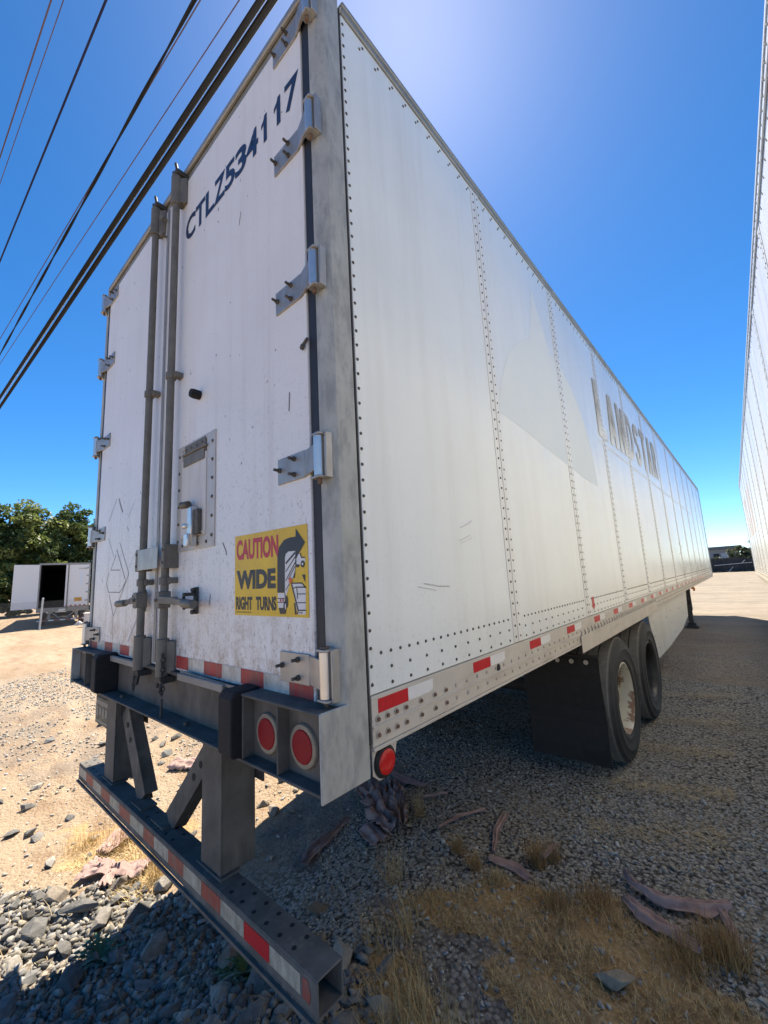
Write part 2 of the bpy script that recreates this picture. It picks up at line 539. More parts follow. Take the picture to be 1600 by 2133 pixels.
MT['leaf'] = leaf_mat('tree_leaves', (.035, .055, .02), (.085, .13, .035), (.24, .27, .075), .45)
MT['leaf2'] = leaf_mat('far_leaves', (.04, .06, .03), (.075, .10, .05), (.13, .14, .07))
MT['weed'] = leaf_mat('weed_leaves', (.02, .05, .025), (.04, .10, .05), (.07, .15, .04), .25)


def cloth_mat():
    m, nt, b = new_mat('torn_cloth')
    v = pos(nt)
    c = mix(nt, ramp(nt, noise(nt, v, 14, 5), .3, .7), (.29, .195, .17), (.44, .315, .285))
    c = mix(nt, math_(nt, 'MULTIPLY', ramp(nt, noise(nt, v, 60, 4, .7), .5, .7), .35), c, (.25, .19, .15))
    nt.links.new(c, b.inputs['Base Color'])
    b.inputs['Roughness'].default_value = .95
    b.inputs['Specular IOR Level'].default_value = .1
    bump(nt, b, noise(nt, v, 220, 3, .6), .5, .003)
    return m


MT['cloth'] = cloth_mat()


# ------------------------------------------------------------------ mesh builder
class MB:
    def __init__(s):
        s.v = []; s.f = []; s.m = []

    def add(s, verts, faces, mi=0):
        o = len(s.v)
        s.v += [tuple(p) for p in verts]
        for f in faces:
            s.f.append(tuple(i + o for i in f)); s.m.append(mi)
        return s

    def box(s, x0, x1, y0, y1, z0, z1, mi=0):
        v = [(x0, y0, z0), (x1, y0, z0), (x1, y1, z0), (x0, y1, z0), (x0, y0, z1), (x1, y0, z1), (x1, y1, z1), (x0, y1, z1)]
        return s.add(v, [(3, 2, 1, 0), (4, 5, 6, 7), (0, 1, 5, 4), (1, 2, 6, 5), (2, 3, 7, 6), (3, 0, 4, 7)], mi)

    def bar(s, p0, p1, w, t, up=(0, 0, 1), mi=0):
        p0 = Vector(p0); p1 = Vector(p1); d = (p1 - p0).normalized()
        a = d.cross(Vector(up))
        if a.length < 1e-4: a = d.cross(Vector((1, 0, 0)))
        a.normalize(); b = a.cross(d).normalized()
        v = []
        for p in (p0, p1):
            for sa, sb in ((-1, -1), (1, -1), (1, 1), (-1, 1)):
                v.append(p + a * (w / 2 * sa) + b * (t / 2 * sb))
        return s.add(v, [(3, 2, 1, 0), (4, 5, 6, 7), (0, 1, 5, 4), (1, 2, 6, 5), (2, 3, 7, 6), (3, 0, 4, 7)], mi)

    def cyl(s, p0, p1, r0, n=12, mi=0, r1=None, caps=True):
        if r1 is None: r1 = r0
        p0 = Vector(p0); p1 = Vector(p1); d = (p1 - p0).normalized()
        a = d.cross(Vector((0, 0, 1)))
        if a.length < 1e-4: a = d.cross(Vector((1, 0, 0)))
        a.normalize(); b = d.cross(a)
        v = []
        for p, r in ((p0, r0), (p1, r1)):
            for i in range(n):
                t = 2 * math.pi * i / n
                v.append(p + a * (r * math.cos(t)) + b * (r * math.sin(t)))
        f = [(i, (i + 1) % n, n + (i + 1) % n, n + i) for i in range(n)]
        if caps: f += [tuple(range(n - 1, -1, -1)), tuple(range(n, 2 * n))]
        return s.add(v, f, mi)

    def tube(s, pts, r, n=6, mi=0):
        pts = [Vector(p) for p in pts]
        v = []; f = []
        for k, p in enumerate(pts):
            d = (pts[min(k + 1, len(pts) - 1)] - pts[max(k - 1, 0)]).normalized()
            a = d.cross(Vector((0, 0, 1)))
            if a.length < 1e-4: a = d.cross(Vector((1, 0, 0)))
            a.normalize(); b = d.cross(a)
            rr = r[k] if isinstance(r, (list, tuple)) else r
            for i in range(n):
                t = 2 * math.pi * i / n
                v.append(p + a * (rr * math.cos(t)) + b * (rr * math.sin(t)))
        for k in range(len(pts) - 1):
            for i in range(n):
                f.append((k * n + i, k * n + (i + 1) % n, (k + 1) * n + (i + 1) % n, (k + 1) * n + i))
        f += [tuple(range(n - 1, -1, -1)), tuple(range((len(pts) - 1) * n, len(pts) * n))]
        return s.add(v, f, mi)

    def prism(s, poly, to3, d, mi=0):
        """poly: 2d points, to3(u, v, depth) -> 3d; extruded from depth 0 to d"""
        n = len(poly)
        v = [to3(a, b, 0) for a, b in poly] + [to3(a, b, d) for a, b in poly]
        f = [tuple(range(n)), tuple(range(2 * n - 1, n - 1, -1))]
        f += [(i, n + i, n + (i + 1) % n, (i + 1) % n) for i in range(n)]
        return s.add(v, f, mi)

    def dome(s, c, nrm, r, h, n=6, mi=0):
        """rivet head"""
        c = Vector(c); d = Vector(nrm).normalized()
        a = d.cross(Vector((0, 0, 1)))
        if a.length < 1e-4: a = d.cross(Vector((1, 0, 0)))
        a.normalize(); b = d.cross(a)
        v = []
        for rr, hh in ((r, 0), (r * .72, h * .7)):
            for i in range(n):
                t = 2 * math.pi * i / n
                v.append(c + a * (rr * math.cos(t)) + b * (rr * math.sin(t)) + d * hh)
        v.append(c + d * h)
        f = [(i, (i + 1) % n, n + (i + 1) % n, n + i) for i in range(n)]
        f += [(n + i, n + (i + 1) % n, 2 * n) for i in range(n)]
        return s.add(v, f, mi)

    def lathe(s, prof, c, axis='x', n=48, mi=0, close=False):
        """prof: (radius, along) pairs round an axis through c"""
        v = []; f = []; k = len(prof)
        for i in range(n):
            t = 2 * math.pi * i / n
            for r, h in prof:
                if axis == 'x': v.append((c[0] + h, c[1] + r * math.cos(t), c[2] + r * math.sin(t)))
                elif axis == 'y': v.append((c[0] + r * math.cos(t), c[1] + h, c[2] + r * math.sin(t)))
                else: v.append((c[0] + r * math.cos(t), c[1] + r * math.sin(t), c[2] + h))
        for i in range(n):
            j = (i + 1) % n
            for q in range(k - 1):
                f.append((i * k + q, i * k + q + 1, j * k + q + 1, j * k + q))
        return s.add(v, f, mi)

    def mesh(s, name):
        me = bpy.data.meshes.new(name)
        me.from_pydata(s.v, [], s.f)
        if any(s.m): me.polygons.foreach_set('material_index', s.m)
        me.update()
        return me


def link(o, parent=None):
    COL.objects.link(o)
    if parent is not None:
        o.parent = parent
        if parent.type == 'EMPTY' and not parent.get('local_parts'):
            o.matrix_parent_inverse = parent.matrix_basis.inverted()
    return o


def build(mb, name, mats, parent=None, smooth=False, bev=0.0, label=None, seg=1, recalc=True):
    me = mb.mesh(name)
    if not isinstance(mats, (list, tuple)): mats = [mats]
    for m in mats: me.materials.append(MT[m] if isinstance(m, str) else m)
    if recalc:
        bm = bmesh.new(); bm.from_mesh(me)
        bmesh.ops.recalc_face_normals(bm, faces=bm.faces)
        bm.to_mesh(me); bm.free()
    o = bpy.data.objects.new(name, me)
    link(o, parent)
    if smooth:
        me.polygons.foreach_set('use_smooth', [True] * len(me.polygons))
        try: me.set_sharp_from_angle(angle=math.radians(40))
        except Exception: pass
    if bev > 0:
        b = o.modifiers.new('bevel', 'BEVEL'); b.width = bev; b.segments = seg
        b.limit_method = 'ANGLE'; b.angle_limit = math.radians(35)
    if label: o['label'] = label
    return o


def thing(name, label, cat, loc, rz=0.0, group=None):
    o = bpy.data.objects.new(name, None)
    o.empty_display_size = .3
    o.location = loc; o.rotation_euler = (0, 0, rz)
    COL.objects.link(o)
    o['label'] = label; o['category'] = cat
    if group: o['group'] = group
    o.matrix_basis = Matrix.Translation(loc) @ Matrix.Rotation(rz, 4, 'Z')
    return o


def tag(o, label, cat, group=None):
    o['label'] = label; o['category'] = cat
    if group: o['group'] = group
    return o


def from_arrays(name, verts, faces, mat, parent=None, attr=None, attr_name='col', kind=None, scalar=False):
    """verts (n,3), faces (m,k) arrays of one polygon size"""
    me = bpy.data.meshes.new(name)
    n, (mf, k) = len(verts), faces.shape
    me.vertices.add(n); me.vertices.foreach_set('co', np.ascontiguousarray(verts, np.float32).ravel())
    me.loops.add(mf * k); me.loops.foreach_set('vertex_index', np.ascontiguousarray(faces, np.int32).ravel())
    me.polygons.add(mf); me.polygons.foreach_set('loop_start', np.arange(0, mf * k, k, dtype=np.int32))
    me.update(calc_edges=True)
    if attr is not None:
        if scalar:
            a = me.attributes.new(attr_name, 'FLOAT', 'POINT'); a.data.foreach_set('value', np.ascontiguousarray(attr, np.float32))
        else:
            a = me.attributes.new(attr_name, 'FLOAT_COLOR', 'POINT')
            c = np.ones((n, 4), np.float32); c[:, :3] = attr
            a.data.foreach_set('color', c.ravel())
    me.materials.append(MT[mat])
    o = bpy.data.objects.new(name, me)
    link(o, parent)
    if kind: o['kind'] = kind
    return o


def text_shape(body, bold=0.0):
    """flat lettering: verts normalised to the unit box, and its faces"""
    cu = bpy.data.curves.new('t', 'FONT')
    cu.body = body; cu.size = 1; cu.offset = bold; cu.resolution_u = 4
    ob = bpy.data.objects.new('t', cu)
    me = bpy.data.meshes.new_from_object(ob)
    v = np.array([tuple(p.co)[:2] for p in me.vertices])
    f = [tuple(p.vertices) for p in me.polygons]
    bpy.data.objects.remove(ob); bpy.data.curves.remove(cu); bpy.data.meshes.remove(me)
    lo, hi = v.min(0), v.max(0)
    return (v - lo) / np.maximum(hi - lo, 1e-6), f


def put_text(mb, body, quad, to3, bold=0.0, mi=0):
    """quad: (u0,u1,v_left0,v_left1,v_right0,v_right1)"""
    v, f = text_shape(body, bold)
    u0, u1, a0, a1, b0, b1 = quad
    pts = []
    for s_, t in v:
        lo = a0 + (b0 - a0) * s_; hi = a1 + (b1 - a1) * s_
        pts.append(to3(u0 + (u1 - u0) * s_, lo + (hi - lo) * t, 0))
    mb.add(pts, f, mi)


def XZ(y):
    return lambda u, v, d: (u, y - d, v)


def YZ(x):
    return lambda u, v, d: (x + d, u, v)


# ================================================================== GROUND
def axis(lo, hi, step, far, g):
    a = list(np.arange(lo, hi + 1e-6, step))
    s = step; x = hi
    while x < far: s *= g; x += s; a.append(x)
    s = step; x = lo; pre = []
    while x > -far: s *= g; x -= s; pre.append(x)
    return np.array(pre[::-1] + a)


gx = axis(-4.6, 1.5, .03, 700, 1.045)
gy = axis(-.9, 4.2, .03, 700, 1.045)
GX, GY = np.meshgrid(gx, gy, indexing='ij')
GZ = ground_z(GX, GY)
nx, ny = GX.shape
idx = np.arange(nx * ny).reshape(nx, ny)
gf = np.stack([idx[:-1, :-1], idx[1:, :-1], idx[1:, 1:], idx[:-1, 1:]], -1).reshape(-1, 4)
gv = np.stack([GX, GY, GZ], -1).reshape(-1, 3)
fx_, fy_ = gv[:, 0], gv[:, 1]
zone = np.zeros((len(gv), 3))
grav = in_poly(fx_, fy_, P_GRAV, .15, 2.0) | in_poly(fx_, fy_, P_GRAVL, .6, 1.2, 60) | in_poly(fx_, fy_, P_GRAVM, .35, 1.5, 70)
gr = in_poly(fx_, fy_, P_GRASS, .09) | in_poly(fx_, fy_, P_GRASS2, .07)
st = in_poly(fx_, fy_, P_STRAW, .2, 3)
so_ = in_poly(fx_, fy_, P_SOIL, .08) | in_poly(fx_, fy_, P_SOIL2, .12)
rk = in_poly(fx_, fy_, P_ROCK, .1)
gl = in_poly(fx_, fy_, P_GRAVL, .6, 1.2, 60) | in_poly(fx_, fy_, P_GRAVM, .35, 1.5, 70)
zone[:, 0] = np.where(gl, .25, grav * .95 + rk * .7)
# compacted gravelly drive between the trailers, fading to dirt
drive = (1 - sstep(4, 16, fy_)) * sstep(-2.2, -1.2, fx_) * (fx_ < 4) * (fy_ > .6)
zone[:, 0] = np.maximum(zone[:, 0], drive * np.clip(fbm(fx_ * .8, fy_ * 2.2, 33) * 1.5, 0, .9))
zone[:, 1] = np.maximum(gr * .85, st * .55)
P_DUG = [(-16, -1.2), (-9, .2), (-6.2, 1.0), (-4.9, 1.2), (-4.3, .7), (-5.4, .2), (-8, -.6)]
dug = in_poly(fx_, fy_, P_DUG, .5, 1.4, 90)
brk = np.clip(fbm(fx_ * 7, fy_ * 7, 55) * 2.2 - .45, 0, 1)
zone[:, 2] = np.maximum(so_ * ~gr * brk * .85, dug * .55 * brk)
zone[:, 1] *= .55 + .45 * np.clip(fbm(fx_ * 9, fy_ * 9, 57) * 2.4 - .6, 0, 1)
zone = np.clip(zone, 0, 1)
ground = from_arrays('ground', gv, gf, 'ground', attr=zone, attr_name='zone', kind='structure')
ground.data.polygons.foreach_set('use_smooth', [True] * len(ground.data.polygons))


# ------------------------------------------------------------------ stones
def hull(npts, squash, seed):
    r = np.random.default_rng(seed)
    p = r.normal(size=(npts, 3)); p /= np.linalg.norm(p, axis=1)[:, None]
    p *= r.uniform(.75, 1.0, (npts, 1)); p *= np.array(squash)
    bm = bmesh.new()
    for q in p: bm.verts.new(q)
    bmesh.ops.convex_hull(bm, input=bm.verts)
    for v in [v for v in bm.verts if not v.link_faces]: bm.verts.remove(v)
    bmesh.ops.triangulate(bm, faces=bm.faces)
    bm.verts.index_update()
    v = np.array([tuple(q.co) for q in bm.verts]); f = np.array([[q.index for q in fc.verts] for fc in bm.faces])
    bm.free()
    return v, f


SMALL = [hull(9, (1, .75 + .05 * (i % 3), .55 + .06 * (i % 4)), 100 + i) for i in range(10)]


def scatter_stones(name, xy, size, cols, sink=.42):
    V = []; F = []; C = []; off = 0
    z = ground_z(xy[:, 0], xy[:, 1])
    for i in range(len(xy)):
        v, f = SMALL[int(rng.integers(len(SMALL)))]
        s = size[i]
        a = rng.uniform(0, 2 * math.pi); t = rng.normal(0, .35); u = rng.normal(0, .35)
        ca, sa = math.cos(a), math.sin(a)
        R = np.array([[ca, -sa, 0], [sa, ca, 0], [0, 0, 1]]) @ np.array([[1, 0, 0], [0, math.cos(t), -math.sin(t)], [0, math.sin(t), math.cos(t)]]) @ np.array([[math.cos(u), 0, math.sin(u)], [0, 1, 0], [-math.sin(u), 0, math.cos(u)]])
        w = (v * s) @ R.T
        w += np.array([xy[i, 0], xy[i, 1], z[i] + s * (.5 - sink) + rng.uniform(0, .25) * s])
        V.append(w); F.append(f + off); off += len(v)
        C.append(np.repeat(cols[i][None, :], len(v), 0))
    return from_arrays(name, np.concatenate(V), np.concatenate(F), 'stone', attr=np.concatenate(C), kind='stuff')


def grey_cols(n, lo=.11, hi=.30, warm=.1):
    g = rng.uniform(lo, hi, n) * rng.uniform(.8, 1.15, n)
    w = rng.uniform(0, warm, n)
    return np.stack([g * (1 + w * .5), g, g * (1 - w)], 1)


def sample(n, x0, x1, y0, y1):
    return np.stack([rng.uniform(x0, x1, n), rng.uniform(y0, y1, n)], 1)


# fine grey gravel on the right and under the trailer
p = sample(40000, -2.5, 1.35, .45, 5.2)
keep = in_poly(p[:, 0], p[:, 1], P_GRAV, .12, 2.5)
ingr = in_poly(p[:, 0], p[:, 1], P_GRASS, .09) | in_poly(p[:, 0], p[:, 1], P_GRASS2, .07) | in_poly(p[:, 0], p[:, 1], P_SOIL, .08)
soil = in_poly(p[:, 0], p[:, 1], P_SOIL, .08)
keep &= (~ingr) | (rng.random(len(p)) < np.where(soil, .35, .16))
keep &= rng.random(len(p)) < (1.0 - .75 * sstep(2.2, 5.0, p[:, 1]))
p = p[keep]
sz = np.clip(.0075 * np.exp(rng.normal(0, .38, len(p))), .004, .026) * (1.2 - .35 * sstep(1.8, 4.0, p[:, 1]))
scatter_stones('gravel', p, sz, grey_cols(len(p), .28, .54, .28))
p = sample(260, -.8, .95, .4, 1.7)
scatter_stones('pale_pebbles', p, rng.uniform(.010, .024, len(p)), grey_cols(len(p), .34, .6, .2))
# sunlit chips scattered over the dirt on the left
p = sample(30000, -11, -1.5, -1.2, 5.2)
d = np.where(in_poly(p[:, 0], p[:, 1], P_GRAVL, .6, 1.2, 60) | in_poly(p[:, 0], p[:, 1], P_GRAVM, .35, 1.5, 70), 1.0, .45 * (fbm(p[:, 0] * 1.1, p[:, 1] * 1.1, 77) > .5) + .10)
p = p[rng.random(len(p)) < d]
sz = rng.uniform(.007, .030, len(p)) * rng.uniform(.5, 1.2, len(p))
scatter_stones('gravel_chips', p, sz, grey_cols(len(p), .26, .52, .22))
# small broken stone in the rock bank
p = sample(9000, -3.6, .1, -1.0, .7)
p = p[in_poly(p[:, 0], p[:, 1], P_ROCK, .12)]
sz = rng.uniform(.012, .042, len(p))
scatter_stones('broken_stone', p, sz, grey_cols(len(p), .13, .33, .22))

# the big rocks, each one an object
BIG = []
for i in range(12):
    v, f = hull(13 + i % 4 * 2, (1, .60 + .09 * (i % 4), .42 + .08 * (i % 3)), 300 + i)
    mb = MB(); mb.add(v, [tuple(q) for q in f]); me = mb.mesh('rock')
    me.materials.append(MT['rock'])
    bm = bmesh.new(); bm.from_mesh(me)
    bmesh.ops.dissolve_limit(bm, angle_limit=.12, verts=bm.verts, edges=bm.edges)
    bmesh.ops.bevel(bm, geom=list(bm.edges), offset=.022, segments=1, affect='EDGES')
    bmesh.ops.recalc_face_normals(bm, faces=bm.faces)
    bm.to_mesh(me); bm.free()
    BIG.append(me)


def rock(x, y, s, rz=None, lab=None, grp=None, variant=None, scale=(1, 1, 1), tilt=.25, lift=.16):
    o = bpy.data.objects.new('rock', BIG[variant if variant is not None else int(rng.integers(len(BIG)))])
    o.location = (x, y, float(ground_z(x, y)) + s * lift)
    o.rotation_euler = (rng.normal(0, tilt), rng.normal(0, tilt), rng.uniform(0, 6.28) if rz is None else rz)
    o.scale = (s * scale[0], s * scale[1], s * scale[2])
    COL.objects.link(o)
    return tag(o, lab, 'rock', grp)


placed = []


def free(x, y, s):
    for a, b, r in placed:
        if (a - x) ** 2 + (b - y) ** 2 < (.72 * (r + s)) ** 2: return False
    placed.append((x, y, s)); return True


for x, y, s, rz, sc, var, lab in [
    (-1.091, 0.755, .075, 1.0, (1.15, .8, .55), 3, 'flat brown oval stone lying in gravel beside the open end of the bumper bar'),
    (0.293, 1.141, .10, .4, (1.0, .85, .45), 5, 'dark grey stone half buried in the dry grass at the lower right'),
    (-2.265, 0.401, .085, .2, (1, .9, .95), 7, 'large rounded grey boulder in straw just under the striped bumper bar'),
    (-2.468, 0.015, .13, .9, (1.3, .5, .6), 1, 'long slanting grey slab of rock at the sunlit edge of the shadow'),
    (-2.284, 0.067, .11, 2.4, (1, .8, .9), 9, 'blocky pale rock beside the long slab at the shadow edge'),
    (-0.480, 0.610, .075, 1.7, (1.2, .5, .7), 10, 'smooth long bluish stone standing right of the bumper bar end'),
]:
    placed.append((x, y, s))
    o = rock(x, y, s, rz, lab, None, var, sc, .12, .2 if s < .09 else .3)
MT['rock_brown'] = basic('brown_stone', (.20, .155, .10), .9, 0, .15, 25, .4, 60)
bstone = [o for o in COL.objects if o.get('label', '').startswith('flat brown oval')][0]
bstone.data = bstone.data.copy(); bstone.data.materials[0] = MT['rock_brown']

n_big = 0
for _ in range(6000):
    if n_big >= 175: break
    x, y = rng.uniform(-3.3, -.1), rng.uniform(-.9, .62)
    if not in_poly(np.array([x]), np.array([y]), P_ROCK, .08)[0]: continue
    s = rng.uniform(.035, .10) * (1 if rng.random() < .75 else 1.35)
    if x < -1.45 and y > -.1 : s *= .8
    if not free(x, y, s): continue
    sunny = x < -1.62 
    if sunny: rock(x, y, s, None, 'sunlit pale grey broken rock in the stony bank left of the bumper', 'sunlit rocks in the stony bank')
    else: rock(x, y, s, None, 'dark grey angular rock in the shaded stony bank below the bumper', 'shaded rocks in the stony bank')
    n_big += 1
n_sc = 0
for _ in range(4000):
    if n_sc >= 115: break
    x = -1.9 - abs(rng.normal(0, 2.2)); y = rng.uniform(-.6, 2.6)
    if x < -7 or in_poly(np.array([x]), np.array([y]), P_ROCK, .08)[0]: continue
    s = rng.uniform(.03, .085)
    if not free(x, y, s): continue
    rock(x, y, s, None, 'small pale stone scattered on the sunlit dirt left of the trailer', 'stones scattered on the sunlit dirt', None, (1, 1, .8))
    n_sc += 1


# ------------------------------------------------------------------ dry grass and straw
def blades(name, bases, length, lean, width, cols, flat=False):
    n = len(bases)
    z = ground_z(bases[:, 0], bases[:, 1])
    a = rng.uniform(0, 2 * math.pi, n)
    d = np.stack([np.cos(a), np.sin(a)], 1)
    w = np.stack([-d[:, 1], d[:, 0]], 1) * width[:, None] * .5
    V = np.zeros((n, 5, 3))
    out = length * np.sin(lean); up = length * np.cos(lean)
    base = np.stack([bases[:, 0], bases[:, 1], z + (.004 if not flat else .012)], 1)
    midx = base[:, :2] + d * (out * .4)[:, None]
    tip = base[:, :2] + d * out[:, None]
    V[:, 0, :2] = base[:, :2] - w; V[:, 1, :2] = base[:, :2] + w
    V[:, 0, 2] = V[:, 1, 2] = base[:, 2]
    V[:, 2, :2] = midx + w * .8; V[:, 3, :2] = midx - w * .8
    V[:, 2, 2] = V[:, 3, 2] = base[:, 2] + up * .6
    V[:, 4, :2] = tip; V[:, 4, 2] = base[:, 2] + up
    i0 = np.arange(n)[:, None] * 5
    f = np.concatenate([i0 + np.array([[0, 1, 2]]), i0 + np.array([[0, 2, 3]]), i0 + np.array([[3, 2, 4]])])
    C = np.repeat(cols[:, None, :], 5, 1).reshape(-1, 3)
    return V.reshape(-1, 3), f, C


def straw_cols(n, a=(.30, .20, .085), b=(.52, .40, .20)):
    t = rng.random((n, 1)) ** 1.3
    return np.array(a) * (1 - t) + np.array(b) * t


def grass_obj(name, parts):
    V = []; F = []; C = []; off = 0
    for v, f, c in parts:
        V.append(v); F.append(f + off); C.append(c); off += len(v)
    return from_arrays(name, np.concatenate(V), np.concatenate(F), 'straw', attr=np.concatenate(C), kind='stuff')


parts = []
# mat of short dead grass
for poly, n, box_ in ((P_GRASS, 30000, (-.9, 1.0, .65, 1.75)), (P_GRASS2, 9000, (-.75, .2, .25, .75))):
    p = sample(n, *box_)
    p = p[in_poly(p[:, 0], p[:, 1], poly, .09)]
    p = p[rng.random(len(p)) < np.clip(fbm(p[:, 0] * 6, p[:, 1] * 6, 91) * 2.6 - .55, .12, 1)]
    k = len(p)
    dens = fbm(p[:, 0] * 6, p[:, 1] * 6, 91)
    parts.append(blades('g', p, rng.uniform(.02, .075, k) * (.5 + dens), rng.uniform(.5, 1.5, k), rng.uniform(.0012, .0026, k), straw_cols(k, (.26, .14, .05), (.80, .58, .27))))
p = sample(6000, -3.1, -1.7, -.25, .65)
p = p[in_poly(p[:, 0], p[:, 1], P_STRAW, .2, 3)]
k = len(p)
parts.append(blades('g', p, rng.uniform(.03, .11, k), rng.uniform(.7, 1.5, k), rng.uniform(.0018, .0035, k), straw_cols(k, (.42, .28, .10), (.66, .52, .27))))
# tufts: x, y, radius, count, length
for x, y, r, n, L, dk in [(0.616, 1.548, .09, 700, .15, 1), (0.496, 1.422, .10, 350, .12, 1), (0.099, 1.581, .09, 420, .09, 1), (-0.041, 1.429, .07, 300, .09, 1),
                      (-0.235, 1.696, .05, 280, .16, 1), (-0.172, 1.777, .04, 160, .15, 1), (-0.641, 1.467, .035, 160, .12, 1), (-0.492, 1.416, .035, 160, .12, 1),
                      (-0.347, 1.390, .05, 170, .08, 0), (-0.610, 0.731, .10, 110, .13, 0), (-0.512, 0.814, .05, 90, .22, 0), (-0.306, 0.557, .12, 150, .15, 0), (-0.123, 0.504, .12, 150, .18, 0),
                      (-0.829, 1.074, .06, 90, .2, 0), (-1.108, 1.693, .05, 60, .22, 0),
                      (-3.002, 0.398, .14, 380, .14, 2), (-3.257, 0.215, .12, 260, .13, 2), (-2.584, 0.487, .10, 280, .12, 2), (-2.388, 0.399, .08, 240, .12, 2), (-2.598, 0.607, .10, 240, .11, 2), (-2.895, 0.589, .12, 200, .12, 2),
                      (0.444, 1.074, .15, 300, .05, 0), (0.747, 1.183, .12, 300, .06, 2), (0.037, 1.128, .2, 400, .05, 0)]:
    b = np.stack([rng.normal(x, r * .55, n), rng.normal(y, r * .55, n)], 1)
    ca, cb = {1: ((.26, .135, .045), (.52, .31, .115)), 0: ((.36, .21, .075), (.66, .46, .20)), 2: ((.40, .26, .09), (.68, .52, .24))}[dk]
    parts.append(blades('g', b, rng.uniform(.45, 1.1, n) * L, np.abs(rng.normal(.5, .38, n)), rng.uniform(.0013, .003, n), straw_cols(n, ca, cb)))
# sparse stems over the sunlit dirt and the rocks
p = sample(900, -4.5, -.2, -.7, 2.0); k = len(p)
parts.append(blades('g', p, rng.uniform(.04, .16, k), rng.uniform(.4, 1.45, k), rng.uniform(.0015, .003, k), straw_cols(k, (.42, .29, .12), (.66, .54, .30))))
grass_obj('dry_grass', parts)
# straw lying in drifts along the wheel tracks of the drive
parts = []
for y0, n in ((2.25, 500), (2.9, 600), (3.7, 600), (4.6, 500), (5.6, 450), (6.7, 350), (8.0, 300), (9.5, 250)):
    xx = rng.uniform(-.1, .62, n); yy = y0 + .35 * xx + rng.normal(0, .05 + .01 * y0, n)
    parts.append(blades('s', np.stack([xx, yy], 1), rng.uniform(.03, .09, n), rng.uniform(1.35, 1.55, n), rng.uniform(.002, .004, n), straw_cols(n, (.36, .26, .12), (.60, .48, .27)), True))
p = sample(900, -.9, 1.1, 1.2, 5.5); k = len(p)
parts.append(blades('s', p, rng.uniform(.02, .07, k), rng.uniform(1.3, 1.55, k), rng.uniform(.0015, .003, k), straw_cols(k), True))
grass_obj('loose_straw', parts)


# ------------------------------------------------------------------ weeds
def weed(x, y, size, nleaf, label):
    t = thing('weed', label, 'weed', (x, y, float(ground_z(x, y))), 0, 'green weeds among the rocks')
    for i in range(nleaf):
        a = i * 2.4 + rng.uniform(-.3, .3)
        L = size * rng.uniform(.7, 1.1); tilt = rng.uniform(.25, .9)
        d = np.array([math.cos(a), math.sin(a)]); w = np.array([-d[1], d[0]])
        mb = MB(); v = []; f = []
        nseg = 9
        for q in range(nseg + 1):
            s_ = q / nseg
            lob = (.24 if q % 2 else .06) * (1 - s_ * .75) if 0 < q < nseg else .02
            h = L * (math.sin(tilt) * s_ - .55 * s_ * s_ * math.sin(tilt)) + .02
            c = np.array([x, y]) + d * (L * s_ * math.cos(tilt * .6))
            wd = L * lob
            v += [(c[0] - w[0] * wd, c[1] - w[1] * wd, float(ground_z(x, y)) + h + .25 * wd), (c[0], c[1], float(ground_z(x, y)) + h), (c[0] + w[0] * wd, c[1] + w[1] * wd, float(ground_z(x, y)) + h + .25 * wd)]
            if q:
                k = q * 3
                f += [(k - 3, k - 2, k + 1, k), (k - 2, k - 1, k + 2, k + 1)]
        mb.add(v, f)
        o = build(mb, 'leaf', 'weed', t, recalc=False)
        at = o.data.attributes.new('col', 'FLOAT', 'POINT')
        at.data.foreach_set('value', np.full(len(v), rng.uniform(.2, 1.0), np.float32))


weed(-2.026, -0.017, .15, 18, 'dark green weed with lobed leaves at the shadow edge among rocks, lower left')
weed(-1.104, 0.322, .16, 24, 'green thistle-like weed growing in the rocks just below the striped bumper')
weed(-0.873, 0.349, .10, 10, 'small bright green leafy weed close under the bumper bar, beside the thistle')


